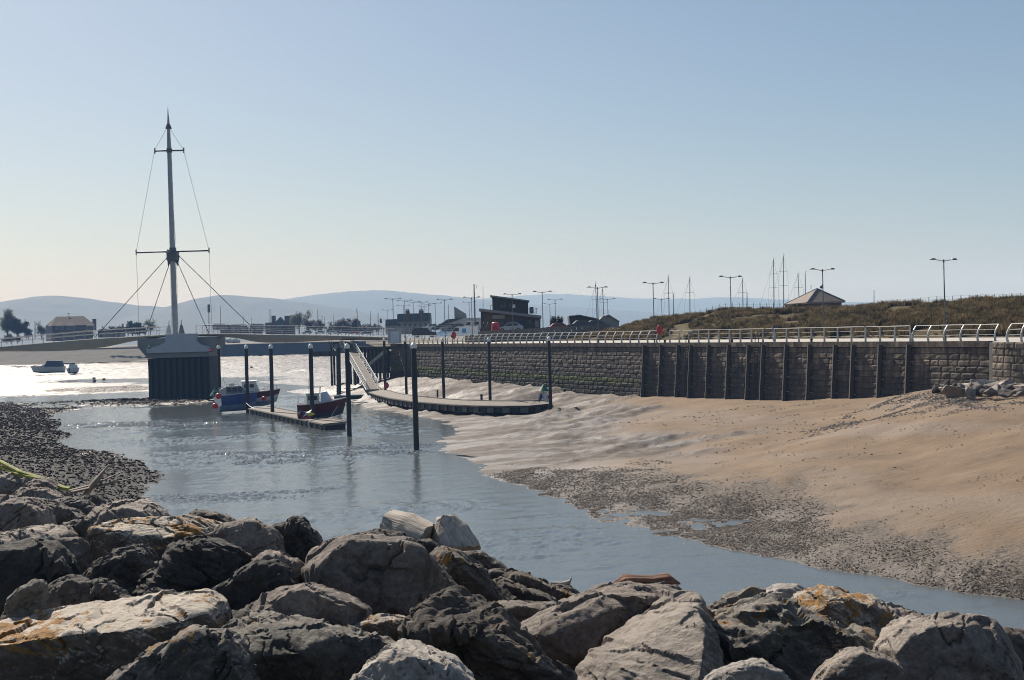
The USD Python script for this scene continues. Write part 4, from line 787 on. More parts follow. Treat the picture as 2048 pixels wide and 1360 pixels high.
# pier: sheet-piled base, concrete cap, nacelle plate
def pp(px, py, Y=233.0): return P(px, py, Y)
def slab(poly, Y, depth):
    q = np.array([P(x, y, Y) for x, y in poly]); o = q[0]
    return prism([(a[0] - o[0], a[2] - o[2]) for a in q][::-1], o + (0, depth, 0), (1, 0, 0), (0, 0, 1), depth)
pier = part(bridge, 'pier_cap', slab([(275, 677.5), (429, 673), (429, 689), (416, 711), (294, 715.5), (275, 694)], 234.5, 9), BR_CONC)
part(pier, 'ledge', slab([(292, 706), (418, 702.5), (416.5, 713), (293.5, 717)], 233.6, 10.5), BR_CONC)
part(bridge, 'nacelle_plate', slab([(330, 668.5), (392, 667), (392, 681), (401, 689), (421, 694), (417, 703), (294, 706.5), (291, 697), (318, 691), (330, 684)], 233.1, 1.6), BR_PLATE)
for k, x in enumerate(np.linspace(295, 417.5, 21)[:-1]):
    w = 6.15; a, b = P(x, 717 - (x - 294) * .032, 234.2 + .5 * (k % 2)), P(x + w, 800, 234.2 + .5 * (k % 2))
    part(bridge, 'sheet_pile', box(((a[0] + b[0]) / 2 + .15, 239, (a[2] - 1) / 2 - .05), (w * 0.0915, 9.4 - (k % 2), a[2] + 1)), SHEET)
# mast
MY = 238.0
def mp(px, py, dy=0.0): return P(px, py, MY + dy)
b0 = mp(350.8, 668); tp = mp(335.6, 214)
def mz(py):
    t = (mp(345, py)[2] - b0[2]) / (tp[2] - b0[2]); return b0 + (tp - b0) * t
mast = part(bridge, 'mast', [cyl(mz(668), mz(515), .5, .47, 20), cyl(mz(515), mz(300), .47, .40, 20), cyl(mz(300), mz(250), .40, .26, 20), cyl(mz(250), mz(214), .26, .02, 16)], MAST, 30)
part(mast, 'mast_cap', [cyl(mz(257), mz(248), .62, .3, 12)], DKSTEEL)
for py, hw in ((301, 29), (503, 73)):
    c_ = mz(py); hw *= MY / FOC
    part(mast, 'spreader', [cyl(c_ - (hw, 0, 0), c_ + (hw, 0, 0), .16, n=8), cyl(c_ - (0, hw * .55, 0), c_ + (0, hw * .55, 0), .14, n=8)] + [cyl(c_ + (s * hw, 0, -.5), c_ + (s * hw, 0, .5), .12, .3 if False else .12, 6) for s in (-1, 1)], DKSTEEL)
hz = mz(513)
part(mast, 'hub', [box(hz + (0, 0, .1), (2.0, 1.9, 1.9), 0, .25), cyl(hz + (0, 0, 1.0), hz + (0, 0, 1.6), .62, n=12), hull([hz + (-1.2, .2, .2), hz + (-1.0, -.2, -.4), hz + (-.9, 0, -1.9), hz + (-.3, .2, -.8), hz + (-.3, -.2, .2)]), hull([hz + (1.2, .2, .2), hz + (1.0, -.2, -.4), hz + (.9, 0, -1.9), hz + (.3, .2, -.8), hz + (.3, -.2, .2)])], DKSTEEL)
part(mast, 'collar', [cyl(mz(305), mz(297), .52, n=12)], DKSTEEL)
def cab(r, *pts):
    part(bridge, 'cable', tube([mp(*p) for p in pts], r, 5), CABLE)
for o in (-2.2, 2.2):
    cab(.065, (337, 512), (190, 675, o)); cab(.065, (357, 511), (517, 667, o))
    cab(.065, (339, 527), (290, 671, o)); cab(.065, (356, 527), (418, 667, o))
cab(.03, (334, 256), (309, 301), (272.5, 504), (278.5, 671)); cab(.03, (339, 256), (367, 300), (418, 502), (424, 667))
for o in (-3.6, 3.6):
    cab(.028, (337, 256), (337.5 + o * .4, 301, o * .4), (346 + o * 1.8 , 503, o), (350 + o * 1.7, 655, o))
part(bridge, 'cable_anchor', [cyl(P(363, 667.5, 234), P(362.5, 650, 234), .62, .22, 8), cyl(P(362.5, 650, 234), P(362.5, 640, 234), .1, .06, 6)], BR_CONC)
part(bridge, 'cable_anchor', [cyl(P(337, 667.5, 242), P(338, 651, 242), .6, .25, 8), cyl(P(338, 651, 242), P(338, 641, 242), .1, .06, 6)], WHITE)
def lamp_mat(n, c_): return graph(n, {'e': ('emission', {'color': c_, 'strength': 0.5})}, [], surface='e.emission')
for px, py, c_, nm in ((298, 693, (0, .5, .15), 'green'), (421, 700, (1, .02, .02), 'red')):
    q = P(px, py, 232.8); h = part(bridge, 'navigation_light', box(q + (0, .2, 0), (.5, .3, .7), 0, .08), DKSTEEL, label=f'{nm} harbour light on the pier')
    part(h, 'lens', trimesh.creation.icosphere(2, .13).apply_translation(q + (0, -.02, 0)), lamp_mat(nm + '_lens', c_))
# control cabin at the quay end of the bridge
cb = thing('control_cabin', 'white box cabin where the bridge meets the quay', 'cabin', P(790, 690, 226))
q = P(789, 673.5, 226.5)
part(cb, 'body', box(q, (2.35, 2.6, 2.35), 0.1, .06), WHITE); part(cb, 'door', box(q + (.15, -1.33, -.08), (1.5, .08, 2.0), 0.1), mat('pale_grey_panel', (.42, .46, .52), .5, vary=.06))
part(cb, 'roof', box(q + (0, 0, 1.28), (2.7, 2.95, .14), 0.1, .04), WHITE)
# abutment under the cabin and timber jetty left of it
JET = mat('jetty_timber', (0.05, 0.046, 0.042), 0.9, vary=0.4, scale=1.0, streak=(2, 2, .4))
jt = thing('timber_jetty', 'dark timber jetty with piles under the right end of the bridge', 'jetty', P(750, 740, 240))
part(jt, 'deck', bar(P(694, 697, 243), P(788, 695, 232), 3.0, .5), JET)
for k, px in enumerate(np.linspace(700, 774, 11)):
    a = P(px, 698, 242 - k); part(jt, 'pile', cyl((a[0], a[1], 0.5), a, .22, n=8), JET)
part(jt, 'wale', bar(P(700, 718, 241.5), P(774, 716, 231.5), .3, .4), JET)
part(jt, 'back_boards', bar(P(735, 722, 246), P(778, 721, 240), .3, 4.6), JET)
part(jt, 'raking_strut', bar(P(741, 728, 232), P(771, 703, 228), .5, .55), CONC)
part(jt, 'rail', [tube([P(694, 684, 242), P(786, 683, 231)], .05), tube([P(694, 689, 242), P(786, 688.5, 231)], .04)], DKSTEEL)

# ------------------------------------------------------------ mooring piles
PILE = mat('pile_black', (0.010, 0.010, 0.011), 0.6, vary=0.5, scale=0.8, streak=(1, 1, .4))
CAPW = mat('pile_cap_white', (0.62, 0.62, 0.60), 0.5, vary=0.15, scale=3)
def pile_proto(r, label, loc, ln, group):
    t = thing('mooring_pile', label, 'pile', loc, group=group)
    part(t, 'shaft', cyl((0, 0, -ln), (0, 0, -.42), r, n=20), PILE, 40, local=True)
    part(t, 'cap', [cyl((0, 0, -.55), (0, 0, -.22), r * 1.12, n=20), cyl((0, 0, -.22), (0, 0, 0), r * 1.12, r * .25, 20)], CAPW, 40, local=True)
    return t
R1 = 'white-capped piles along the channel'
spots = [(833, 900, 114.5, 'nearest tall black pile with a white cap, standing in open water'), (699, 873, 132.6, 'second nearest black pile, standing in open water left of the nearest one'),
         (625, 838, 150, 'black pile at the end of the finger pontoon beside the red boat'), (545, 823, 168, 'black pile halfway along the finger pontoon'),
         (495, 800, 182, 'black pile in front of the maroon boat, behind the blue boat'), (439.5, 785, 197, 'black pile right of the bridge pier, left of the blue boat')]
p0 = None
for px, py, Y, lab in spots:
    q = P(px, py, Y); q[2] = 9.53
    if p0 is None: p0 = pile_proto(.245, lab, q, 11.5, R1)
    else: dup(p0, 'mooring_pile', lab, q, group=R1)
R2 = 'slender piles along the curved pontoon'
p1 = None
for px, top, Y, lab in ((768, 675.5, 203, 'slender pile at the foot of the gangway, with the red lifebuoy'), (810, 676.3, 191, 'second slender pile from the gangway along the curved pontoon'), (884.5, 675.5, 175, 'third slender pile from the gangway along the curved pontoon'),
                        (977, 674.3, 165, 'fourth slender pile along the curved pontoon, before the last'), (1097.5, 672.2, 156, 'slender pile at the outer end of the curved pontoon')):
    q = P(px, top, Y)
    if p1 is None: p1 = pile_proto(.2, lab, q, 9.3, R2)
    else: dup(p1, 'mooring_pile', lab, q, group=R2)
t = thing('timber_pile', 'dark pile without a cap beside the upper gangway', 'pile', P(677, 740, 205)); part(t, 'shaft', [cyl(P(678, 800, 205), P(676.5, 695, 205), .36, n=14), cyl(P(676.5, 697, 205), P(676.5, 688, 205), .1, n=6)], PILE, 40)

# ------------------------------------------------------------ pontoons
PDECK = mat('pontoon_boards', (0.145, 0.125, 0.10), 0.85, vary=0.25, scale=1.2)
FLOAT = mat('float_black', (0.018, 0.018, 0.018), 0.7, vary=0.4)
FLOATP = mat('float_grey', (0.10, 0.095, 0.085), 0.85, vary=0.3)
def pontoon(label, front, back, drop):
    """front and back: edges of the deck in the place; floats hang below, standing proud of one another"""
    t = thing('pontoon', label, 'pontoon', np.mean(front, 0))
    f, b = np.array(front), np.array(back)
    part(t, 'deck', loft([[p, q, q - (0, 0, .25), p - (0, 0, .25)] for p, q in zip(f, b)]), PDECK)
    part(t, 'fender_rail', tube(f + (0, 0, -.12), .1, 6), JET); part(t, 'kerb', tube(b + (0, 0, .04), .07, 5), FLOATP)
    d = np.r_[0, np.cumsum(np.linalg.norm(np.diff(f, axis=0), axis=1))]; n = int(d[-1] / 1.15)
    for k in range(n):
        s = (k + .5) * d[-1] / n; p = np.array([np.interp(s, d, f[:, i]) for i in range(3)]); q = np.array([np.interp(s, d, b[:, i]) for i in range(3)])
        al = np.array([np.interp(s + .3, d, f[:, i]) - np.interp(s - .3, d, f[:, i]) for i in range(3)]); al /= np.linalg.norm(al); ac = q - p
        k2 = k % 2; o = p + ac * (0.02 if k2 else 0.06)
        part(t, 'float', loft([[o - al * .48, o + al * .48, o + al * .48 - (0, 0, drop), o - al * .48 - (0, 0, drop)], [o + ac * .9 - al * .48, o + ac * .9 + al * .48, o + ac * .9 + al * .48 - (0, 0, drop), o + ac * .9 - al * .48 - (0, 0, drop)]]) .apply_translation((0, 0, -.26)), FLOATP if k2 else FLOAT)
    return t
fr = [(735.9, 783.5), (756, 790), (781.6, 796), (827, 802.5), (870, 806), (908.5, 809), (959, 811), (1010, 811.6), (1058, 811), (1104, 806.5)]
bk = [(764, 777.5), (778, 781.5), (802, 788), (836, 792.8), (883, 797.4), (921, 800.2), (985, 802.3), (1035.5, 802.5), (1066, 802), (1096, 800)]
F_, B_ = [], []
for (a, b), (c_, d_) in zip(fr, bk):
    g = G(a, b, 1.45); F_.append(g); B_.append(P(c_, d_, g[1] + 4.2))
pontoon('long curved pontoon lying aground below the quay wall', F_, B_, .62)
A0, A1 = G(500, 817, .75), G(640, 846, .75); dv = (A1 - A0) / np.linalg.norm(A1 - A0); ac = np.array([-dv[1], dv[0], 0]) * (1 if -dv[1] > 0 else -1)
pontoon('short finger pontoon in the river with boats moored on both sides', [A0 + dv * s for s in np.linspace(-1, np.linalg.norm(A1 - A0) + 1.5, 12)], [A0 + dv * s + ac * 2.6 + (0, 0, .12) for s in np.linspace(-1, np.linalg.norm(A1 - A0) + 1.5, 12)], .8)
q = G(418, 800, .6)
pontoon('small dark floating stage left of the blue boat', [q, q + (.9, .1, 0), q + (2.2, .2, 0)], [q + (0, 3, .1), q + (.9, 3.1, .1), q + (2.2, 3.2, .1)], .7)
TYRE = mat('pale_fender_ring', (.5, .5, .48), .7, vary=.2)
q = P(625, 848, 148.0); solo('fender_ring', trimesh.creation.torus(.42, .13, 20, 8).apply_transform(trimesh.transformations.rotation_matrix(math.pi / 2, (1, 0, 0))).apply_translation(q), TYRE, 'white ring fender hanging at the end of the finger pontoon', 'fender', smooth=60)
# gangway
gw = thing('gangway', 'steep aluminium gangway running down from the bridge end to the curved pontoon', 'gangway', P(745, 779, 206))
ALU = mat('aluminium', (.55, .55, .54), .45, .5, vary=.08)
GA, GB = P(745, 778.5, 206), P(690, 683, 236)
gd = GB - GA; gu = np.array([gd[1], -gd[0], 0]); gu /= np.linalg.norm(gu)
part(gw, 'walkway', loft([[p - gu * .95, p + gu * .95, p + gu * .95 - (0, 0, .18), p - gu * .95 - (0, 0, .18)] for p in (GA, GB)]), PDECK)
for s, e in ((-1, 0), (1, .0)):
    o = gu * .98 * s
    sd_ = part(gw, 'side_truss', [tube([GA + o + (0, 0, h), GB + o + (0, 0, h)], r, 6) for h, r in ((1.25, .07), (.85, .03), (.45, .03), (-.1, .09))], ALU)
    for k in range(17):
        p = GA + gd * k / 16 + o; part(sd_, 'post', bar(p + (0, 0, -.1), p + (0, 0, 1.25), .06, .06), ALU)
lp = thing('landing_stage', 'timber landing at the top of the gangway under the bridge', 'landing', GB)
part(lp, 'deck', box(GB + (-.5, 2, -.2), (5, 4, .3)), JET)
for a, b in ((-2.6, .3), (1.6, .3), (-2.6, 3.7), (1.6, 3.7)): part(lp, 'leg', cyl(GB + (a, b, -8), GB + (a, b, -.3), .2, n=8), JET)
part(lp, 'rail', [tube([GB + (-2.9, .1, h), GB + (-1.4, .1, h)], .04) for h in (.6, 1.1)] + [tube([P(657, 681, 233), P(672, 704, 228)], .05), tube([P(662, 681, 233), P(673, 700, 229)], .05)], ALU)

# ------------------------------------------------------------ boats
NAVY = mat('navy_canvas', (.03, .042, .075), .8, vary=.15); BLUE = mat('blue_gelcoat', (.016, .045, .17), .35, vary=.1); MAROON = mat('maroon_paint', (.07, .011, .013), .4, vary=.15)
BWHITE = mat('boat_white', (.45, .45, .44), .4, vary=.08); ANTIF = mat('antifouling_dark', (.03, .035, .055), .7, vary=.3); PALEB = mat('pale_blue_bottom', (.12, .16, .22), .6, vary=.2)
GLASS = mat('dark_window', (.03, .035, .04), .12, vary=.05); DKGREEN = mat('dark_green_paint', (.018, .05, .032), .5, vary=.2); REDP = mat('red_plastic', (.38, .02, .016), .4, vary=.08); BLACK = mat('black_rubber', (.015, .015, .015), .7)
def hull_rings(L, B, fb, fs, depth, z0, z1):
    """sections of a hull from stern to bow between two fractions (keel 0 .. gunwale 1)"""
    R = []
    for t in np.linspace(0, 1, 12):
        hb = B / 2 * (0.86 + .14 * min(1, t * 3)) * (1 - max(0, (t - .45) / .55) ** 2.3) + .02
        sheer = fs + (fb - fs) * t ** 2; kz = -depth * (1 - .85 * max(0, (t - .7) / .3) ** 1.6)
        rake = .1 * L * max(0, (t - .6) / .4)
        def at_(k): return hb * (k ** .45 if k > 0 else 0.02), kz + (sheer - kz) * k
        ks = np.linspace(z0, z1, 5); pts = [at_(k) for k in ks]
        x = L * (t - .5)
        R.append([(x + rake * k, y, zz) for (y, zz), k in zip(pts, ks)] + [(x + rake * k, -y, zz) for (y, zz), k in list(zip(pts, ks))[::-1]])
    return R
def boat(name, label, loc, yaw, L, B, fb, fs, depth, mats, split=.5, roll=0.0, cat_='boat', group=None):
    t = thing(name, label, cat_, loc, yaw, group)
    Rm = trimesh.transformations.rotation_matrix(roll, (1, 0, 0))
    def pt(nm, m, mt, sm=False, parent=None, label=None):
        m = cat(*m) if isinstance(m, list) else m
        return part(parent or t, nm, m.copy().apply_transform(Rm), mt, sm, local=True, label=label)
    pt('topsides', loft(hull_rings(L, B, fb, fs, depth, split, 1.0)), mats[0], 40); pt('bottom', loft(hull_rings(L, B, fb, fs, depth, 0, split + .002)), mats[1], 40)
    rg = [hull_rings(L, B * 1.02, fb, fs, depth, .98, 1.0)]
    g = np.array(rg[0]); pt('gunwale', [tube(g[:, 4], .06, 6), tube(g[:, 5], .06, 6)], mats[2], 40)
    return t, pt
def windows(pt, parent, L0, L1, y, z0, z1, n, slope=0):
    w = (L1 - L0) / n
    for k in range(n):
        for s in (-1, 1):
            pt('window', box((L0 + w * (k + .5), s * y, (z0 + z1) / 2), (w * .74, .04, z1 - z0), 0, .015), GLASS, parent=parent)
# blue boat, stern towards the left, cabin with windows
bl, pt = boat('fishing_boat', 'blue hulled fishing boat with grey cabin, aground beside the bridge pier', G(470, 826, .0) + (0, 1.5, 1.0), math.radians(38), 5.7, 2.5, 1.75, 1.3, .8, (BLUE, PALEB, BWHITE), .36, math.radians(-13))
pt('transom', box((-2.83, 0, .7), (.08, 2.2, 1.6), 0, .03), BWHITE)
cb_ = pt('cabin', [hull([(-1.9, y, zz) for y in (-1.0, 1.0) for zz in (1.15, 2.5)] + [(1.0, y, zz) for y in (-.95, .95) for zz in (1.35, 2.1)] + [(.55, y, 2.6) for y in (-.8, .8)] + [(-1.7, y, 2.66) for y in (-.8, .8)])], mat('cabin_grey', (.15, .155, .16), .5, vary=.1))
windows(pt, cb_, -1.8, .7, 1.01, 1.8, 2.35, 3)
pt('roof_rail', [tube([(-1.6, y, 2.6), (-1.6, y, 2.9), (.3, y, 2.9), (.3, y, 2.55)], .025) for y in (-.7, .7)], ALU, parent=cb_)
pt('radar', cyl((-.4, 0, 2.85), (-.4, 0, 3.1), .4, n=14), BWHITE, 40, parent=cb_); pt('aerial', cyl((-1.2, .5, 2.5), (-1.3, .5, 4.2), .02, n=5), DKSTEEL, parent=cb_)
pt('fore_deck', loft([[(1.0, -1.0, 1.8), (1.0, 1.0, 1.8), (1.0, 1.0, 1.7), (1.0, -1.0, 1.7)], [(2.9, -.15, 2.0), (2.9, .15, 2.0), (2.9, .15, 1.9), (2.9, -.15, 1.9)]]), BWHITE); pt('stern_rail', [tube([(-2.9, y, 1.7), (-2.9, y, 2.4), (-1.9, y, 2.4)], .03) for y in (-1.05, 1.05)], ALU)
# boat behind it, bow towards the right
mb, pt = boat('fishing_boat', 'maroon and white fishing boat moored behind the blue one', P(508, 805, 188) + (0, 0, .15), math.radians(8), 6.4, 2.6, 1.75, 1.35, .7, (MAROON, BWHITE, BWHITE), .6, math.radians(3))
pt('lower_stripe', loft(hull_rings(6.4, 2.61, 1.75, 1.35, .7, 0.0, .34)), PALEB, 40)
wh = pt('wheelhouse', hull([(-1.6, y, zz) for y in (-.95, .95) for zz in (1.1, 2.95)] + [(.3, y, 2.95) for y in (-.9, .9)] + [(.9, y, 1.2) for y in (-.9, .9)]), BWHITE)
windows(pt, wh, -1.4, .2, .96, 2.1, 2.6, 2); pt('roof', box((-.65, 0, 3.0), (2.3, 2.1, .1), 0, .03), BWHITE, parent=wh); pt('mast', [cyl((-.7, 0, 3.0), (-.7, 0, 4.1), .04, n=6), cyl((-.7, -.4, 3.6), (-.7, .4, 3.6), .03, n=6)], DKSTEEL, parent=wh)
pt('bow_rail', [tube([(1.5, y, 1.5), (1.5, y, 2.0), (3.3, y * .3, 2.25), (3.3, y * .3, 1.75)], .025) for y in (-.95, .95)], ALU)
# red boat on the near end
rbt, pt = boat('fishing_boat', 'dark red fishing boat with white wheelhouse at the end of the finger pontoon', P(641, 829, 153.5) + (0, 0, .2), math.radians(6), 5.3, 2.3, 1.75, 1.1, .55, (MAROON, ANTIF, BWHITE), .33, math.radians(2))
wh = pt('wheelhouse', hull([(-1.55, y, zz) for y in (-.85, .85) for zz in (.9, 2.3)] + [(-.1, y, zz) for y in (-.85, .85) for zz in (.9, 2.35)]), BWHITE)
windows(pt, wh, -1.45, -.2, .86, 1.6, 2.1, 2); pt('roof', box((-.8, 0, 2.36), (1.7, 1.9, .1), 0, .03), BWHITE, parent=wh)
pt('fore_cabin', hull([(.1, y, zz) for y in (-.8, .8) for zz in (1.0, 2.45)] + [(.75, y, 2.55) for y in (-.6, .6)] + [(1.55, y, 1.35) for y in (-.6, .6)]), mat('cabin_bluegrey', (.42, .46, .52), .5, vary=.06))
pt('hoop', [tube([(-1.0, -.8, 2.4), (-.9, -.6, 3.2), (-.85, 0, 3.45), (-.9, .6, 3.2), (-1.0, .8, 2.4)], .05, 6), tube([(.0, -.8, 2.4), (.05, -.6, 3.1), (.05, .6, 3.1), (0, .8, 2.4)], .04, 6)], DKSTEEL)
pt('mast', [cyl((-1.1, 0, 2.4), (-1.15, 0, 4.7), .04, n=6), cyl((-1.3, .3, 2.4), (-1.35, .3, 4.1), .02, n=5)], DKSTEEL)
pt('stern_rail', [tube([(-2.55, y, 1.1), (-2.6, y, 1.9), (-1.8, y, 1.9), (-1.8, y, 1.1)], .025) for y in (-1, 1)], ALU)
pt('bow_rail', [tube([(1.2, y, 1.4), (1.3, y, 1.9), (2.5, y * .2, 2.1)], .025) for y in (-.85, .85)], ALU)
for k, (px, c_) in enumerate(((603, MAROON), (608, BLUE), (614, BWHITE), (620, mat('yellow_plastic', (.6, .5, .02), .5)))):
    q = P(px, 829 + (k % 2), 149.3); solo('fishing_gear', hull(rng.normal(size=(14, 3)) * (.28, .2, .18) + q + (0, 0, .1)), c_, f"{['maroon', 'blue', 'white', 'yellow'][k]} bag of gear on the pontoon beside the red boat", 'gear')
q = P(612, 835, 149.0); solo('fishing_gear', box(q, (1.1, .4, .14), 0, .04), REDP, 'flat red tray on the pontoon beside the red boat', 'gear')
# dinghy
dg, pt = boat('dinghy', 'small dark green dinghy in the water below the gangway', P(696, 797, 205), math.radians(-4), 4.2, 1.5, .55, .45, .2, (DKGREEN, DKGREEN, BWHITE), .4)
pt('thwart', box((0, 0, .3), (.3, 1.3, .05)), PDECK)
# two boats on the far mud
cr, pt = boat('motor_cruiser', 'white cabin cruiser with navy canopy stranded on the far bright mud', P(98, 743, 440), math.radians(180), 10.5, 3.4, 1.9, 1.6, .5, (BWHITE, ANTIF, NAVY), .22)
pt('canopy', hull([(-4.9, y, 1.5) for y in (-1.5, 1.5)] + [(-4.2, y, 3.5) for y in (-1.3, 1.3)] + [(.2, y, 3.7) for y in (-1.2, 1.2)] + [(1.2, y, 1.7) for y in (-1.3, 1.3)]), NAVY)
pt('fore_cabin', hull([(1.0, y, 1.6) for y in (-1.3, 1.3)] + [(1.2, y, 2.5) for y in (-1.1, 1.1)] + [(3.2, y, 1.8) for y in (-.7, .7)]), BWHITE); windows(pt, t, -4.0, .4, 1.42, 2.2, 3.0, 3)
pt('bow_rail', [tube([(1.5, y, 1.8), (1.6, y, 2.5), (4.8, y * .2, 2.7)], .04) for y in (-1.4, 1.4)], ALU)
mc, pt = boat('motor_boat', 'small boat seen end on with a blue cover, right of the stranded cruiser', P(148, 744, 435), math.radians(80), 6.0, 2.6, 1.5, 1.3, .5, (BWHITE, ANTIF, BWHITE), .3)
pt('cabin', hull([(-1.8, y, 1.2) for y in (-1, 1)] + [(-1.6, y, 2.6) for y in (-.8, .8)] + [(.8, y, 2.5) for y in (-.8, .8)] + [(1.3, y, 1.3) for y in (-.8, .8)]), BWHITE); pt('cover', box((-.9, 0, 2.85), (1.4, 1.3, .6), 0, .15), mat('blue_cover', (.03, .10, .20), .7)); pt('outboard', [box((-3.1, 0, 1.0), (.5, .4, .9), 0, .1), box((-3.1, 0, .2), (.2, .15, 1.0))], BLACK)
BLK = mat('mooring_block_concrete', (.09, .08, .07), .9, vary=.3)
for px, py, lab in ((188, 757, 'upper of the two mooring blocks in the far pond'), (189, 762.5, 'lower of the two mooring blocks in the far pond'), (208, 759, 'single mooring block right of the pair in the far pond'), (503, 734.5, 'dark mooring block on the far mud behind the white-capped piles'), (3, 744, 'dark mooring block on the mud at the left edge')):
    g = G(px, py + 2, .3); solo('mooring_block', box(g + (0, 0, .3), (.85, .8, .65), .4, .12), BLK, lab, 'mooring block')
# buoys and marks
def ball(q, r): return trimesh.creation.icosphere(2, r).apply_translation(q)
for px, py, Y, r, lab in ((437, 792, 175, .42, 'orange-red fender ball at the rail of the blue boat'), (430, 812, 176, .42, 'orange-red fender ball hanging low at the stern of the blue boat'), (528, 797, 184, .34, 'red fender ball at the bow of the maroon boat')):
    t = thing('fender_ball', lab, 'fender', P(px, py, Y)); part(t, 'ball', ball(P(px, py, Y), r), REDP, 60); part(t, 'eye', cyl(P(px, py, Y) + (0, 0, r * .9), P(px, py, Y) + (0, 0, r * 1.25), .07, n=8), BLACK)
for px, y0, y1, Y, s, lab in ((429.5, 777, 799, 190, 1.0, 'green cone mark on a post left of the blue boat'), (1087.5, 768, 803, 153.5, .9, 'green cone mark on a post at the outer end of the curved pontoon')):
    t = thing('channel_mark', lab, 'channel mark', P(px, y1, Y)); part(t, 'post', cyl(P(px, y1, Y), P(px, y0 - 5, Y), .05, n=6), DKSTEEL)
    a, b = P(px, y0 + 14, Y), P(px, y0, Y); part(t, 'cone', cyl(a, b, .75 * s, .05, 16), mat('mark_green', (.012, .10, .055), .5), 40)
q = P(1090, 798, 152.5)
for k, c_ in enumerate((BLUE, BWHITE, MAROON)): solo('rope_bundle', hull(rng.normal(size=(12, 3)) * (.18, .18, .28) + q + (k * .5 - .4, 0, .1)), c_, f"{['blue', 'white', 'maroon'][k]} bundle at the outer end of the curved pontoon", 'bundle')
q = P(963, 795, 167); t = thing('mooring_post', 'short blue post on the curved pontoon near the fourth slender pile', 'post', q); part(t, 'post', cyl(q - (0, 0, .4), q + (0, 0, .3), .16, n=8), NAVY); part(t, 'top', cyl(q + (0, 0, .3), q + (0, 0, .42), .22, n=8), BLACK)
q = P(875, 788, 178); t = thing('mooring_post', 'thin dark stake on the mud behind the curved pontoon', 'post', q); part(t, 'post', cyl(q - (0, 0, 1.2), q + (0, 0, .6), .12, n=8), PILE)
q = P(773, 771, 202.5); t = thing('lifebuoy', 'red lifebuoy housing on the slender pile by the gangway', 'lifebuoy', q); part(t, 'housing', hull([q + (a * .38 * math.cos(u), b, .5 * math.sin(u)) for u in np.linspace(0, 6, 12) for a, b in ((1, -.1), (1, .1))]), mat('dark_red_plastic', (.28, .02, .035), .5))
# weedy stones in the water by the gangway foot
ORD = 'first second third fourth fifth sixth seventh eighth ninth tenth eleventh twelfth thirteenth fourteenth fifteenth sixteenth seventeenth eighteenth nineteenth twentieth twenty-first twenty-second twenty-third twenty-fourth twenty-fifth twenty-sixth'.split()
for k in range(16):
    px, py = ((680 + k * 4, 771 + (k % 3) * 1.5) if k < 9 else (705 + (k - 9) * 5, 783 - abs(k - 12) * 2.2)); s = rng.uniform(.5, 1.0)
    nth = ORD[k if k < 9 else k - 9]
    solo('weedy_rock', rock_solid([rng.normal(size=(14, 3)) * (.7, .7, .4) * s + G(px, py, .3)], .3, 300 + k, 1.0, 2, s, 1), R_DARK, f"{nth} dark weedy rock from the left in the {'upper' if k < 9 else 'lower'} row by the gangway foot", 'rock', ('upper' if k < 9 else 'lower') + ' row of dark weedy rocks left of the gangway foot')
# pale quarry rocks at the bastion's foot
spots = [(1915, 776, 101, 1.35, 'large pointed grey rock lying left of the heap below the bastion'), (1970, 768, 100, 1.2, 'long slanting rock leaning on the bastion'), (1997, 766, 99, 1.2, 'flat-topped rock in the middle of the heap below the bastion'), (2018, 770, 98, 1.0, 'upright rock in the heap below the bastion, towards the right edge'), (1871, 778, 104, .6, 'single small stone on the sand farthest left of the heap'), (2016, 790, 92, .7, 'dark stone on the sand in front of the heap')]
for px, py, Y, s, lab in spots:
    solo('quarry_rock', rock_solid([rng.normal(size=(10, 3)) * (.62, .5, .38) * s + P(px, py, Y) + (0, 0, -.05)], .07, px, .6, 4, s * .7, 1), R_WHITE if s > .8 else R_GREY, lab, 'rock', smooth=30)
for k in range(26):
    px = 1892 + k * 6.4 + rng.uniform(-2.5, 2.5); py = rng.uniform(771, 786); s = rng.uniform(.3, .75)
    solo('quarry_rock', rock_solid([rng.normal(size=(10, 3)) * (.6, .5, .4) * s + P(px, py, 100 - (py - 771) * .35 - (px - 1892) * .03)], .07, 700 + k, .6, 4, s * .7, 1), R_PALE if k % 3 else R_GREY, f'{ORD[k]} from the left of the smaller broken rocks below the bastion', 'rock', 'smaller broken rocks heaped below the bastion', smooth=30)

for lab, pts in (('mooring rope from the bow of the red boat down to the pontoon', [P(676, 812, 153), P(668, 823, 152), P(660, 838, 151)]), ('mooring rope from the blue boat to the finger pontoon', [P(492, 806, 178), P(500, 813, 177), P(508, 817, 176)])):
    solo('mooring_rope', tube(pts, .035, 5), BWHITE, lab, 'rope')

# ------------------------------------------------------------ grassy dune behind the promenade
DUNE = graph('dune_ground', {
    'g': ('geometry', {}), 'n': ('noise_texture', {'scale': 0.22, 'detail': 8.0, 'roughness': 0.7}), 'r': ('rgb_ramp', {'ramp': [(0.36, (0.05, 0.04, 0.02)), (0.5, (0.085, 0.066, 0.034)), (0.6, (0.12, 0.092, 0.052)), (0.68, (0.20, 0.152, 0.10))]}),
    'p': ('principled_bsdf', {'roughness': 0.95, 'specular_ior_level': 0.1})}, [('g.position', 'n.vector'), ('n.fac', 'r.fac'), ('r.color', 'p.base_color')])
ridge = np.array([(1130, 662, 214), (1180, 658, 210), (1210, 655, 206), (1240, 649, 203), (1290, 637, 200), (1340, 632, 197), (1400, 626, 194), (1440, 614, 192), (1490, 613, 190), (1530, 615, 188), (1570, 618, 186), (1640, 618, 181), (1700, 614, 174), (1760, 610, 168), (1800, 606, 163), (1880, 601, 156), (1950, 598, 150), (2048, 595, 142), (2200, 590, 132), (2300, 588, 126)], float)
cols, T_ = [], np.linspace(0, 1.5, 64)
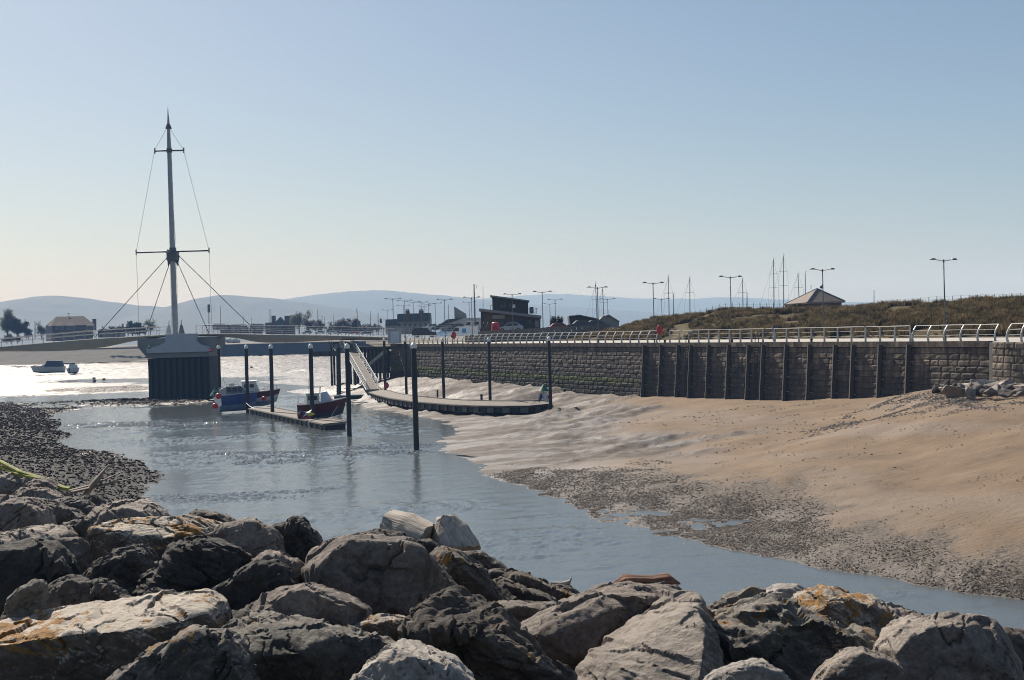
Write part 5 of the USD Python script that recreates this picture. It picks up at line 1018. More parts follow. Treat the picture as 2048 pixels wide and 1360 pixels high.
for px in np.linspace(1130, 2300, 330):
    Yr = np.interp(px, ridge[:, 0], ridge[:, 2]); py = np.interp(px, ridge[:, 0], ridge[:, 1]); top = P(px, py, Yr)
    d = ray(px, 690); u = d[0] / d[1]; Yf = max((94.8 + 18) / (u + 0.505), 60)
    foot = np.array([u * Yf, Yf, 8.35]); col = []
    for t in T_:
        p = foot + (top - foot) * t; k = min(t, 1.0)
        p[2] = 8.35 + (top[2] - 8.35) * (k ** 0.8) - max(0, t - 1) * 2.0
        col.append(p)
    cols.append(col)
DV = np.array(cols)
bump_ = meshkit.fbm(DV * [.16, .16, 0], 4, 61) - 0.5
env = np.clip(T_, 0, 1) * (1.15 - np.clip(T_, 0, 1) * 0.85)
DV[..., 2] += (bump_ * 1.7 - 0.5) * env[None, :] - 0.35 * (np.clip(T_, 0, 1) ** 3)[None, :]
solo('dune', grid_mesh(DV), DUNE, 'long low dune covered in tufted grass', kind='structure', smooth=True)
GRASS = graph('marram_grass', {
    'o': ('object_info', {}), 'r': ('rgb_ramp', {'ramp': [(0, (0.058, 0.046, 0.022)), (0.35, (0.115, 0.088, 0.044)), (0.7, (0.17, 0.13, 0.062)), (1, (0.21, 0.155, 0.08))]}),
    'd': ('principled_bsdf', {'roughness': 0.8, 'specular_ior_level': 0.2}), 't': ('translucent_bsdf', {}), 'm': ('mix_closure', {'fac': 0.35})},
    [('o.random', 'r.fac'), ('r.color', 'd.base_color'), ('r.color', 't.color'), ('d.BSDF', 'm.closure1'), ('t.BSDF', 'm.closure2')], surface='m.closure')
def tuft(seed, n=46, h=.9):
    r = np.random.default_rng(seed); v, f = [], []
    for k in range(n):
        a = r.random() * 6.28; b = r.normal(size=2) * .22; l = h * r.uniform(.6, 1.1); lean = r.uniform(.15, .75) * l; w = .03
        d = np.array([math.cos(a), math.sin(a)]); s = np.array([-d[1], d[0]]) * w; i = len(v)
        v += [(*(b - s), 0), (*(b + s), 0), (*(b + d * lean * .35 + s * .8), l * .65), (*(b + d * lean * .35 - s * .8), l * .65), (*(b + d * lean), l * .9)]
        f += [(i, i + 1, i + 2), (i, i + 2, i + 3), (i + 3, i + 2, i + 4)]
    return trimesh.Trimesh(v, f, process=False)
nn = 12000
a_, b_ = rng.integers(0, DV.shape[0], nn), rng.integers(2, 50, nn)
pos = DV[a_, b_] + rng.normal(size=(nn, 3)) * (.5, .5, 0) - (0, 0, .06)
keep = meshkit.fbm(pos * [.25, .25, 0], 4, 77) > 0.41
pos = pos[keep]; big_ = np.where(meshkit.fbm(pos * [.12, .12, 0], 3, 88) > .55, 1.05, .7) * rng.uniform(.6, 1.2, len(pos))
scatter('dune_grass', [tuft(1), tuft(2, 40, .7), tuft(3, 50, 1.0)], [GRASS] * 3, pos, big_, rng.random(len(pos)) * 6.28, 'tufts of brown-green grass all over the dune')
FENCE = mat('fence_wood', (0.12, 0.10, 0.08), 0.9, vary=.3)
def fence(label, pts, n, h=1.0):
    w = np.array([P(*p) for p in pts]) - (0, 0, .3); d = np.r_[0, np.cumsum(np.linalg.norm(np.diff(w, axis=0), axis=1))]
    t = thing('dune_fence', label, 'fence', w[0])
    for s in np.linspace(0, d[-1], n):
        p = np.array([np.interp(s, d, w[:, i]) for i in range(3)]); part(t, 'post', bar(p - (0, 0, .9), p + (0, 0, h), .06, .06), FENCE)
    for k in (.4, .75): part(t, 'wire', tube(w + (0, 0, k), .008, 4), FENCE)
fence('thin post and wire fence along the top of the dune, left part', [(1400, 628, 194), (1445, 616, 192), (1500, 615, 190), (1560, 616, 187)], 13)
fence('thin post and wire fence along the top of the dune, right part', [(1780, 608, 165), (1870, 601, 157), (1950, 598, 150), (2060, 595, 141)], 18, .8)

# ------------------------------------------------------------ lamp posts
LAMPM = mat('lamp_post_grey', (0.10, 0.105, 0.11), .5, .3, vary=.1)
def lamp_proto(label, loc, rz, H, arm, group):
    t = thing('lamp_post', label, 'lamp post', loc, rz, group)
    part(t, 'pole', [cyl((0, 0, 0), (0, 0, 1.3), .085, n=10), cyl((0, 0, 1.3), (0, 0, H), .06, .045, 10)], LAMPM, 40, local=True)
    part(t, 'arm', [cyl((0, 0, H - .02), (s * arm, 0, H + .14), .035, .028, 8) for s in (-1, 1)] + [cyl((0, 0, H - .15), (0, 0, H + .12), .07, n=8)], LAMPM, 40, local=True)
    for s in (-1, 1):
        part(t, 'lamp_head', hull([(s * (arm + a), b, H + .14 + c_) for a, b, c_ in ((-.28, .06, -.04), (-.28, -.06, -.04), (-.2, .05, .07), (-.2, -.05, .07), (.05, .15, .1), (.05, -.15, .1), (.3, .14, -.02), (.3, -.14, -.02), (.1, .16, -.07), (.1, -.16, -.07), (.42, 0, -.02))]), LAMPM, 40, local=True)
    return t
QA = math.atan2(W_OUT[1], W_OUT[0])
names = ['rightmost full lamp post, by the curved railing near the bastion', 'lamp post in front of the hip-roofed pavilion on the dune', 'lamp post above the wall with fender piles, left of the pavilion', 'lamp post on the quay near the red lifebuoy post, on the gap in the railing',
         'lamp post on the quay left of the two leaning yacht masts', 'lamp post right of the wooden harbour building', 'lamp post in front of the wooden harbour building', 'lamp post beside the tall bare pole, left of the harbour building', 'lamp post on the quay above the white van, nearest the bridge']
lp0 = None
for px, nm in zip((1878, 1636, 1452, 1298, 1187, 1077, 1017, 936, 882), names):
    Y = wall_Y(px); q = np.array([wall_x(Y), Y, coping(Y)]) + IN * .8
    if lp0 is None: lp0 = lamp_proto(nm, q, QA, 7.05, 1.22, 'lamp posts along the quay')
    else: dup(lp0, 'lamp_post', nm, q, QA, 'lamp posts along the quay')
Y = 103.6; dup(lp0, 'lamp_post', 'lamp post cut off by the right edge of the picture', np.array([43.9, 104.2, 8.3]), QA, 'lamp posts along the quay')
far = [(785.5, 597.3, 240, .3, 'tallest lamp post of the cluster behind the bridge end'), (808.7, 601, 262, .3, 'second lamp post of the cluster behind the bridge end, from the left'), (826.5, 603.7, 276, .2, 'lamp post of the cluster above the left chimney of the slate block'), (842, 604.4, 281, .4, 'lamp post of the cluster above the middle of the slate block'),
       (857, 608, 297, .3, 'lamp post of the cluster above the right part of the slate block'), (807, 610.8, 306, .1, 'low lamp post of the cluster over the left end of the slate block'), (848, 612, 315, .2, 'lowest lamp post of the cluster over the slate block'), (870, 606.5, 292, .3, 'lamp post at the right end of the lamp cluster'), (775, 619.7, 345, .2, 'small far lamp post left of the lamp cluster'),
       (938, 604, 300, .2, 'small far lamp post between the white gable and the tall bare pole'), (1110, 599, 262, .2, 'far lamp post right of the wooden harbour building, the taller of two'), (1099.5, 607.5, 310, .2, 'far lamp post right of the wooden harbour building, the smaller of two'), (1323, 597.5, 255, .2, 'far lamp post among the yacht masts above the dune'), (1215, 598, 262, .2, 'far lamp post beside the two leaning yacht masts')]
lp1 = None
for px, py, Y, rz, nm in far:
    q = P(px, py, Y); q[2] -= 8.4
    if lp1 is None: lp1 = lamp_proto(nm, q, rz, 8.3, 1.35, 'lamp posts on the far road')
    else: dup(lp1, 'lamp_post', nm, q, rz, 'lamp posts on the far road')
POLE = mat('grey_pole', (.13, .125, .12), .6, vary=.1)
for px, top, bot, Y, r, lean, nm in ((948, 568, 668, 226, .16, 2.5, 'tall bare pole left of the wooden harbour building'), (966, 574, 640, 230, .04, 0, 'thin aerial between the tall bare pole and the harbour building'), (417.5, 608, 668, 420, .16, .5, 'tall post with a thick head behind the bridge, right of the pier'), (441, 612, 690, 300, .09, .5, 'thin mast behind the bridge above the second white-capped pile'),
                                     (540, 618, 660, 560, .18, 0, 'far mast left of the brick house with two chimneys'), (635.5, 619, 662, 560, .18, .5, 'far mast above the bare brown bushes'), (644, 631, 662, 560, .14, 0, 'short far post right of the far mast over the bushes'), (649.5, 633, 662, 560, .12, 0, 'shorter of the two far posts over the bushes'), (666.5, 629, 662, 560, .14, 0, 'far post between the two clumps of bushes'), (713.5, 617, 664, 520, .2, 3, 'leaning far pole at the right end of the bushes'), (741, 622, 664, 420, .12, 0, 'far street lamp pole left of the lamp cluster'), (756, 625, 664, 430, .14, .5, 'far pole just left of the bridge cabin'),
                                     (70, 642, 672, 560, .2, 0, 'telegraph pole left of the big tiled house'), (1748, 580, 615, 190, .06, 0, 'thin bare pole on the dune right of the pavilion'), (487, 632, 660, 540, .12, 0, 'first of the far masts left of the brick house'), (503, 634, 660, 540, .12, 0, 'second of the far masts left of the brick house'), (897, 609, 655, 290, .09, 0, 'single far pole left of the white gable'), (1154, 627, 640, 260, .06, 0, 'short thin post over the low dark sheds')):
    t = thing('pole', nm, 'pole', P(px + lean, bot, Y)); part(t, 'shaft', cyl(P(px + lean, bot, Y) - (0, 0, 1), P(px, top, Y), r, r * .6, 8), POLE, 40)
    if px == 417.5: part(t, 'head', cyl(P(px + .2, 625, Y), P(px, 609, Y), .42, n=10), POLE, 40)
    if px == 948: part(t, 'bracket', tube([P(952, 577, Y), P(953, 572, Y), P(952, 570, Y)], .04), POLE)
# masts of yachts laid up behind the dune
MASTM = mat('yacht_mast', (.15, .15, .15), .5, .4, vary=.1)
for px, top, bot, Y, lean, sp, nm in ((1191, 567, 652, 236, 4, 1, 'tall leaning yacht mast, left of a pair'), (1205, 577, 652, 240, 4, 1, 'shorter leaning yacht mast, right of a pair'), (1336.5, 553, 640, 232, 2, 1, 'yacht mast with rigging right of the lamp post by the lifebuoy'), (1347, 588, 640, 240, 0, 0, 'short furled mast beside the rigged yacht mast'), (1379.5, 556, 632, 230, 0, 1, 'yacht mast with a low crosstree, middle of the dune'),
                                      (1485, 558, 628, 225, 1, 1, 'yacht mast left of the two tallest masts'), (1494, 588, 628, 230, 0, 0, 'small mast left of the two tallest masts'), (1547, 519, 622, 222, 1, 2, 'left of the two tallest yacht masts'), (1567, 512, 620, 222, 0, 2, 'right and taller of the two tallest yacht masts'), (1596, 548, 618, 225, 3, 1, 'yacht mast rising over the left slope of the pavilion roof'), (1610.5, 545, 616, 228, 0, 0, 'plain mast in front of the pavilion roof')):
    a, b = P(px + lean, bot, Y), P(px, top, Y); t = thing('yacht_mast', nm, 'mast', a); H_ = np.linalg.norm(b - a)
    part(t, 'spar', cyl(a - (0, 0, 1.5), b, .085, .06, 8), MASTM, 40)
    for k in range(sp):
        c_ = a + (b - a) * (.62 if sp == 1 else (.45, .72)[k]); part(t, 'crosstree', cyl(c_ - (.7, 0, 0), c_ + (.7, 0, 0), .03, n=5), MASTM)
    if sp:
        part(t, 'shroud', [tube([b, a + (b - a) * .6 + (s * .75, 0, 0), a + (s * 1.0, 0, 0)], .013, 3) for s in (-1, 1)], CABLE); part(t, 'stay', tube([b - (0, 0, .2), a + (-2.6, .3, 0)], .013, 3), CABLE)
    part(t, 'masthead', [cyl(b, b + (0, 0, .5), .015, n=4), box(b + (.1, 0, .1), (.3, .05, .05))], MASTM)

# ------------------------------------------------------------ buildings
BRICK = mat('dark_brick', (.10, .055, .042), .9, vary=.3, scale=1); SLATE = mat('slate', (.035, .04, .052), .7, vary=.25, scale=.6); TILE = mat('brown_roof_tile', (.03, .018, .014), .95, vary=.3, scale=.8)
RENDER_ = mat('pale_render', (.22, .215, .20), .85, vary=.1); CLAD = mat('dark_timber_cladding', (.042, .036, .033), .85, vary=.3, scale=2, streak=(3, 3, .3)); CLADB = mat('brown_timber_cladding', (.085, .062, .045), .85, vary=.35, scale=2, streak=(3, 3, .3)); LEAD = mat('grey_roof_sheet', (.17, .17, .17), .6, .2, vary=.1); WROOF = mat('white_roof_sheet', (.42, .41, .39), .5, vary=.08)
def pbox(x0, y0, x1, y1, Y, depth, bev=0.0):
    """box whose front fills that rectangle of the photograph at the distance Y"""
    a, b = P(x0, (y0 + y1) / 2, Y), P(x1, (y0 + y1) / 2, Y); xm = (x0 + x1) / 2; t, u = P(xm, y0, Y), P(xm, y1, Y)
    return box(((a[0] + b[0]) / 2, Y + depth / 2, (t[2] + u[2]) / 2), (b[0] - a[0], depth, t[2] - u[2]), 0, bev)
def ppoly(pts, Y, depth): return slab(pts, Y, depth)
# wooden harbour building
hb = thing('harbour_building', 'dark timber two-storey harbour building with sloping flat roofs', 'building', P(1020, 660, 228))
part(hb, 'lower_storey', ppoly([(962, 620), (1081, 634), (1081, 668), (962, 668)], 228, 11), CLADB)
part(hb, 'upper_storey', ppoly([(984, 591), (1056, 602), (1057, 630), (985, 621)], 229.5, 7), CLAD)
part(hb, 'lower_roof', ppoly([(958, 616.8), (1083, 631), (1083, 636.5), (958, 622)], 226.6, 13.5), LEAD)
part(hb, 'upper_roof', ppoly([(980, 590), (1059, 600.6), (1059, 603.2), (980, 593)], 228.5, 9), LEAD)
part(hb, 'side_wall', pbox(962, 622, 967, 668, 227.8, .3), CLAD)
part(hb, 'sign_board', pbox(984.5, 630, 1009.5, 637.6, 227.7, .2), RENDER_, label='long pale sign board on the front')
for a, b, c_, d in ((1000, 609, 1005, 616), (1006.5, 609, 1012.5, 616), (1018, 609, 1023, 616)): part(hb, 'window', pbox(a, b, c_, d, 229.38, .1), GLASS)
part(hb, 'window', pbox(1024, 608.8, 1030.5, 616, 229.38, .1), mat('sky_painted_window', (.55, .58, .6), .2), label='window pane painted pale for the bright sky behind it')  # brightness of the sky behind is put into the pane colour
part(hb, 'door', pbox(1038, 642, 1051, 652, 227.85, .12), NAVY); part(hb, 'window', pbox(1057, 640, 1063, 648, 227.85, .12), GLASS); part(hb, 'window', pbox(1000, 643, 1009, 652, 227.85, .12), GLASS); part(hb, 'door', pbox(1070, 641, 1078, 655, 227.85, .12), RENDER_)
part(hb, 'roof_plant', pbox(1059, 614, 1067.5, 627, 229, 2.5, .1), DKSTEEL); part(hb, 'roof_ladder', [tube([P(x, 628, 229), P(x, 617, 229), P(x + 3, 617, 229)], .05) for x in (1070, 1073)], DKSTEEL); part(hb, 'balcony_rail', [tube([P(981, 620, 229), P(981, 611, 229), P(985, 611, 229)], .05)], DKSTEEL)
t = thing('kiosk', 'bright red domed kiosk in front of the wooden harbour building', 'kiosk', P(991, 665, 222))
c_ = P(991.5, 664, 222)
part(t, 'shell', trimesh.creation.revolve(np.array([(0, 1.72), (.45, 1.68), (.62, 1.55), (.68, 1.4), (.82, 0), (0, 0)])[::-1], sections=24).apply_translation(c_), mat('kiosk_red', (.38, .025, .03), .4, vary=.06), 40)
part(t, 'plinth', cyl(c_ - (0, 0, 1.2), c_, .9, n=20), CONC); part(t, 'hatch', box(c_ + (-.1, -.74, .8), (.6, .1, .7)), mat('kiosk_hatch', (.32, .02, .025), .5))
# timber retaining fence in panels
TF = mat('grey_timber_fence', (.075, .07, .064), .9, vary=.25, scale=1.5, streak=(2, 2, .3))
tf = thing('timber_fence', 'low dark timber fence running from the van to the dune', 'fence', P(1080, 660, 214))
for k in range(24):
    a, b = 955 + k * 11, 955 + (k + 1) * 11; f = lambda x: np.interp(x, [955, 1000, 1215], [662.5, 660.5, 648.5]); Yk = lambda x: 219 - (x - 955) * .055
    p, q = P(a + .3, f(a), Yk(a)), P(b - .3, f(b), Yk(b)); part(tf, 'panel', loft([[(x[0], x[1], 8.0), (x[0], x[1] + .12, 8.0), (x[0], x[1] + .12, x[2]), (x[0], x[1], x[2])] for x in (p, q)]), TF)
solo('terrace', [flat([(-8, 221), (10, 213.5), (34, 206), (60, 240), (60, 330), (-8, 330)], 10.1)], LAND, 'raised rough ground behind the timber fence', kind='structure')
# low sheds right of the building
for nm, pts, Y, mt in (('low dark shed with a sloping roof right of the harbour building', [(1138, 633), (1160, 631), (1198, 639), (1198, 652), (1140, 652)], 240, CLAD), ('small pale gabled hut beside the leaning yacht masts', [(1196, 647), (1197, 641), (1206, 633), (1218, 630), (1238, 642), (1238, 655), (1196, 655)], 245, RENDER_)):
    t = thing('shed', nm, 'shed', P(pts[0][0], 650, Y)); part(t, 'wall', ppoly(pts, Y, 7), mt)
    part(t, 'roof', ppoly([(x, y - 1.6) for x, y in pts[:3]] + [(x, y) for x, y in pts[:3]][::-1], Y - .5, 8) if mt is CLAD else ppoly([(1205, 632.6), (1218, 629), (1239, 642), (1239, 643.5), (1218, 631), (1205, 634)], Y - .4, 8), LEAD); part(t, 'door', pbox(pts[-1][0] + 8, 642, pts[-1][0] + 13, 652, Y - .15, .2), DKSTEEL)
# pavilion with hipped roof
pv = thing('pavilion', 'hip-roofed pavilion with a pale lit roof slope on top of the dune', 'pavilion', P(1632, 608, 200))
ap, l_, n_, r_, bk_ = P(1634, 577, 203.5), P(1568.5, 608.5, 202), P(1614, 604.5, 197), P(1690.5, 602, 203), P(1645, 606, 210)
part(pv, 'roof', hull([ap, l_, n_, r_, bk_, l_ - (0, 0, .25), n_ - (0, 0, .25), r_ - (0, 0, .25)]), mat('pavilion_roof', (.17, .13, .105), .8, vary=.2, scale=1.2))
cen = (l_ + r_ + n_ + bk_) / 4
part(pv, 'wall', hull([p + (cen - p) * .12 + (0, 0, h) for p in (l_, n_, r_, bk_) for h in (-.2, -4)]), CLADB)
part(pv, 'ridge_cap', [tube([ap, n_], .1), tube([ap, l_], .1), tube([ap, r_], .1)], LEAD); part(pv, 'aerial', [cyl(P(1642, 579, 203), P(1644.5, 569, 203), .05, n=5), box(P(1643, 574, 203), (.5, .3, .4), 0, .1), cyl(P(1622, 579, 203), P(1622, 570, 203), .04, n=5)], DKSTEEL)
# white gable sail, low white roofs
wg = thing('harbour_hall', 'low hall with a tall slanting pale gable and white roof, behind the car park', 'building', P(920, 640, 330))
part(wg, 'gable', ppoly([(908, 612.8), (932, 627.5), (932.5, 637), (909, 637)], 330, 3), RENDER_); part(wg, 'white_roof', ppoly([(886, 650.5), (905, 643), (925, 636), (962, 635.5), (962, 651)], 326, 12), WROOF); part(wg, 'dark_roof', ppoly([(878, 650), (895, 638.5), (925, 636.2), (905, 643.5), (888, 650.5)], 325.5, 10), SLATE); part(wg, 'wall', pbox(884, 650, 962, 662, 327, 10), RENDER_); part(wg, 'window', pbox(900, 653, 915, 658, 326.9, .2), GLASS)
sl = thing('slate_block', 'long slate-roofed block with two tall brick chimney stacks', 'building', P(827, 650, 450))
part(sl, 'roof', ppoly([(794.5, 628), (859, 625.6), (860.5, 641), (794, 643)], 450, 9), SLATE); part(sl, 'wall', pbox(793.5, 642, 861, 668, 451, 8), RENDER_)
for a, b in ((811, 819), (838, 847)):
    ch = part(sl, 'chimney', pbox(a, 621, b, 642, 449.5, 2), BRICK)
    for k in range(5): part(ch, 'chimney_pot', pbox(a + .4 + k * (b - a - .8) / 5, 617.6, a + .4 + (k + .6) * (b - a - .8) / 5, 621, 450, .3), BRICK)
for k in range(6): part(sl, 'window', pbox(797 + k * 10.5, 647, 801 + k * 10.5, 654, 450.9, .2), GLASS)
an = thing('slate_annex', 'lower slate-roofed house left of the long slate block', 'house', P(781, 655, 440)); part(an, 'roof', ppoly([(771, 639), (792, 638), (792.5, 651), (770.5, 652)], 440, 8), SLATE); part(an, 'wall', pbox(771, 651, 792.5, 668, 441, 7), RENDER_); part(an, 'skylight', pbox(786.4, 643.5, 788, 649, 439.8, .3), GLASS); part(an, 'chimney', pbox(759.5, 637, 763, 646, 442, 1.2), BRICK)
# big tiled house on the left bank
ho = thing('tiled_house', 'large house with a brown hipped tiled roof and three dormers on the left bank', 'house', P(140, 672, 600))
e0, e1, g0, g1 = P(92, 652, 604), P(191, 650, 604), P(112, 633.3, 609), P(167, 632, 609)
part(ho, 'roof', hull([P(103, 652, 600), P(190, 649.5, 600), P(90, 652.5, 616), P(188, 649.5, 616), g0, g1]), TILE)
part(ho, 'wall', hull([P(104, 651, 600.8), P(186, 649, 600.8), P(104, 682, 600.8), P(186, 682, 600.8), P(92, 652, 615), P(92, 682, 615), P(184, 650, 615), P(184, 682, 615)]), mat('house_wall_brown', (.10, .085, .075), .9, vary=.2))
for x in (113, 136, 174):
    d = part(ho, 'dormer', ppoly([(x - 1.5, 651.5), (x + 13, 651), (x + 13, 659.5), (x - 1.5, 660)], 599.3, 2), RENDER_); part(d, 'dormer_roof', hull([P(x - 2, 651.5, 599), P(x + 13.5, 651, 599), P(x - 2, 651.5, 602), P(x + 13.5, 651, 602), P(x + 3, 643, 604), P(x + 9, 643, 604)]), TILE)
    for k in range(3): part(d, 'pane', pbox(x + .3 + k * 4, 652.8, x + 3.4 + k * 4, 658.5, 599.1, .2), GLASS)
part(ho, 'gable_end', ppoly([(92, 653), (104, 652), (105, 668), (91, 668)], 599.8, 1.2), RENDER_); part(ho, 'chimney', pbox(185, 638, 190, 660, 603, 2), BRICK); part(ho, 'aerial', [cyl(P(137, 633, 609), P(137, 628, 609), .1, n=5), box(P(137, 627, 609), (1.0, .2, .3))], DKSTEEL)
for a in (108, 150, 175): part(ho, 'window', pbox(a, 665, a + 12, 673, 600.5, .3), GLASS)
# brick house with two stacks
bh = thing('brick_house', 'dark brick house with a pointed gable between two thick chimneys, behind the bridge', 'house', P(558, 660, 650))
part(bh, 'gable', ppoly([(550, 645), (560.3, 633.6), (571, 645), (571, 668), (550, 668)], 649, 3), SLATE); part(bh, 'roof', ppoly([(531, 645.5), (586, 644), (587, 651), (530, 652)], 650, 8), SLATE); part(bh, 'wall', pbox(531, 650, 586, 672, 651, 7), BRICK)
for a, b in ((543, 550), (569, 580)): part(bh, 'chimney', pbox(a, 631.5, b, 648, 649.5, 2.5), BRICK)
for a in (536, 556, 576): part(bh, 'window', pbox(a, 655, a + 5, 661, 650.8, .3), GLASS)
for k, (a, b, y) in enumerate(((100, 118, 668), (196, 222, 663), (222, 240, 664))):
    t = thing('outbuilding', ('small pale building at the left foot of the tiled house', 'pale low building right of the tiled house', 'second low building right of the tiled house')[k], 'building', P(a, y, 612)); part(t, 'wall', pbox(a, y, b, y + 12, 612, 8), RENDER_); part(t, 'roof', ppoly([(a - 1, y + .4), (a + 3, y - 5), (b - 3, y - 5), (b + 1, y)], 611.5, 9), TILE); part(t, 'door', pbox(a + 4, y + 4, a + 7, y + 11, 611.8, .3), GLASS)
for k, (a, b, y) in enumerate(((425, 452, 651), (462, 488, 652), (500, 528, 651))):
    t = thing('low_building', f"{('first', 'second', 'third')[k]} low pale building behind the bridge, right of the mast", 'building', P(a, y, 720)); part(t, 'wall', pbox(a, y, b, y + 9, 720, 8), RENDER_); part(t, 'roof', ppoly([(a - 1, y + .3), (a + 3, y - 3.5), (b - 3, y - 3.5), (b + 1, y)], 719.5, 9), LEAD); part(t, 'door', pbox(a + 8, y + 2.5, a + 12, y + 9, 719.8, .3), DKSTEEL)

# ------------------------------------------------------------ trees and bushes
LEAF_C = {'green': (.09, .10, .036), 'pale': (.27, .28, .14), 'brown': (.15, .11, .08), 'dark': (.045, .05, .033)}
def leafmat(n, c_):
    return graph('foliage_' + n, {'g': ('geometry', {}), 'r': ('map_range', {'to_min': .55, 'to_max': 1.4}), 'c': ('combine_xyz', {}), 'x': ('vector_math', {'math_type': 'multiply', 'vector1': c_}), 'd': ('principled_bsdf', {'roughness': .8, 'specular_ior_level': .2}), 't': ('translucent_bsdf', {}), 'm': ('mix_closure', {'fac': .35})},
        [('g.random_per_island', 'r.value'), ('r.result', 'c.x'), ('r.result', 'c.y'), ('r.result', 'c.z'), ('c.vector', 'x.vector2'), ('x.vector', 'd.base_color'), ('x.vector', 't.color'), ('d.BSDF', 'm.closure1'), ('t.BSDF', 'm.closure2')], surface='m.closure')
LM = {k: leafmat(k, v) for k, v in LEAF_C.items()}
BARK = mat('bark', (.07, .055, .045), .95, vary=.3)
def tree(name, label, cat_, px0, px1, top, bot, Y, kind, n=1800, leaf=.4, bare=.3, seed=1):
    n, leaf = int(n * 2.1), leaf * .62
    """trunk and limbs, and a crown of leaf faces in clumps along the limbs; bare lets the limbs show at the top"""
    r = np.random.default_rng(seed); a, b = P(px0, bot, Y), P(px1, bot, Y); W = b[0] - a[0]; z0 = a[2] - 1; H_ = P((px0 + px1) / 2, top, Y)[2] - z0; c_ = np.array([(a[0] + b[0]) / 2, Y + W * .2, z0])
    t = thing(name, label, cat_, c_); ns = max(1, int(round(W / max(H_ * .7, .1))))
    tips, limbs, trunks = [], [], []
    for s in range(ns):
        base = c_ + (W * ((s + .5) / ns - .5) * .8, r.normal() * W * .08, 0); h = H_ * r.uniform(.75, 1.0) if ns > 1 else H_
        trunks.append(cyl(base, base + (0, 0, h * .55), H_ * .025, H_ * .015, 6))
        for k in range(16):
            p = base + (0, 0, h * r.uniform(.12, .55)); e = base + np.array([r.normal() * W / ns * .42, r.normal() * W / ns * .25, h * r.uniform(.35, .98)]); e[0] = np.clip(e[0], a[0], b[0])
            limbs.append(cyl(p, e, H_ * .008, H_ * .003, 4)); tips.append((p, e))
            for j in range(4):
                m_ = p + (e - p) * r.uniform(.4, .95); f = m_ + r.normal(size=3) * W / ns * .1 + (0, 0, h * .1 * r.random()); limbs.append(cyl(m_, f, H_ * .004, H_ * .0015, 3)); tips.append((m_, f))
    part(t, 'trunk', trunks, BARK); part(t, 'branches', limbs, BARK)
    i = r.integers(0, len(tips), n); u = r.random(n)[:, None] ** .6
    ce = np.array([tips[j][0] for j in i]) * (1 - u) + np.array([tips[j][1] for j in i]) * u + r.normal(size=(n, 3)) * H_ * .045
    ce[:, 2] = np.maximum(ce[:, 2], z0 + .3); d1 = r.normal(size=(n, 3)); d1 /= np.linalg.norm(d1, axis=1)[:, None]; d2 = np.cross(d1, r.normal(size=(n, 3))); d2 /= np.linalg.norm(d2, axis=1)[:, None]
    sz = (leaf * r.uniform(.5, 1.3, n))[:, None]
    v = np.stack([ce - d1 * sz, ce + d2 * sz * .6, ce + d1 * sz, ce - d2 * sz * .6], 1).reshape(-1, 3); q = np.arange(n)[:, None] * 4
    part(t, 'crown', trimesh.Trimesh(v, np.vstack([q + [0, 1, 2], q + [0, 2, 3]]), process=False), LM[kind])
tree('tree', 'tall pale half-bare tree at the left edge of the far bank', 'tree', 0, 26, 621, 672, 590, 'pale', 3400, .42, seed=2)
tree('tree', 'dark green rounded tree right of the tall pale one on the left', 'tree', 10, 50, 634, 672, 580, 'dark', 3200, .55, seed=3)
tree('tree', 'pale green spring tree right of the brick house', 'tree', 579, 617, 620.5, 664, 640, 'pale', 2300, .42, seed=4)
tree('bush', 'bare brown bush right of the pale green tree', 'bush', 604, 650, 636, 664, 610, 'brown', 2600, .4, seed=5)
tree('bush', 'wide bare brown bush left of the leaning far pole', 'bush', 655, 722, 633, 664, 605, 'brown', 3600, .4, seed=6)
tree('bush', 'dark round bush left of the bridge mast', 'bush', 252, 290, 642, 668, 600, 'dark', 2200, .5, seed=7)
tree('bush', 'brownish hedge left of the dark round bush', 'bush', 216, 256, 649, 668, 605, 'brown', 1800, .45, seed=8)
tree('bush', 'pale small tree right behind the bridge mast', 'bush', 288, 312, 638, 668, 620, 'pale', 900, .35, seed=9)
tree('bush', 'low dark bush right of the dark tree, left bank', 'bush', 48, 64, 655, 676, 590, 'dark', 700, .45, seed=10)
tree('bush', 'bare bush left of the tiled house', 'bush', 72, 92, 645, 676, 605, 'brown', 900, .35, seed=11)
tree('bush', 'reddish hedge under the left handrail of the bridge', 'bush', 2, 40, 668, 684, 560, 'brown', 1500, .4, seed=12)
tree('bush', 'far line of bare trees behind the bridge left of the brick house', 'bush', 428, 532, 647, 668, 720, 'brown', 3000, .55, seed=21)
tree('bush', 'far line of bare trees behind the car park right of the bushes', 'bush', 640, 770, 646, 668, 640, 'brown', 3200, .5, seed=22)
tree('bush', 'far line of trees between the big tiled house and the mast', 'bush', 190, 300, 652, 670, 640, 'brown', 2600, .5, seed=23)
tree('bush', 'long hedge behind the bridge right of the mast', 'bush', 425, 530, 655, 672, 700, 'brown', 3000, .5, seed=13)
tree('bush', 'left of two dark green bushes by the sheds', 'bush', 1102, 1112, 632, 654, 232, 'green', 500, .22, seed=14)
tree('bush', 'right of two dark green bushes by the sheds', 'bush', 1114, 1125, 633, 654, 232, 'green', 500, .22, seed=15)
tree('bush', 'dark bush on the dune left of the pavilion', 'bush', 1572, 1606, 607, 622, 184, 'green', 1000, .22, seed=16)
tree('bush', 'spiky bush on the dune crest behind the left fence', 'bush', 1450, 1482, 611, 625, 190, 'green', 800, .2, seed=17)

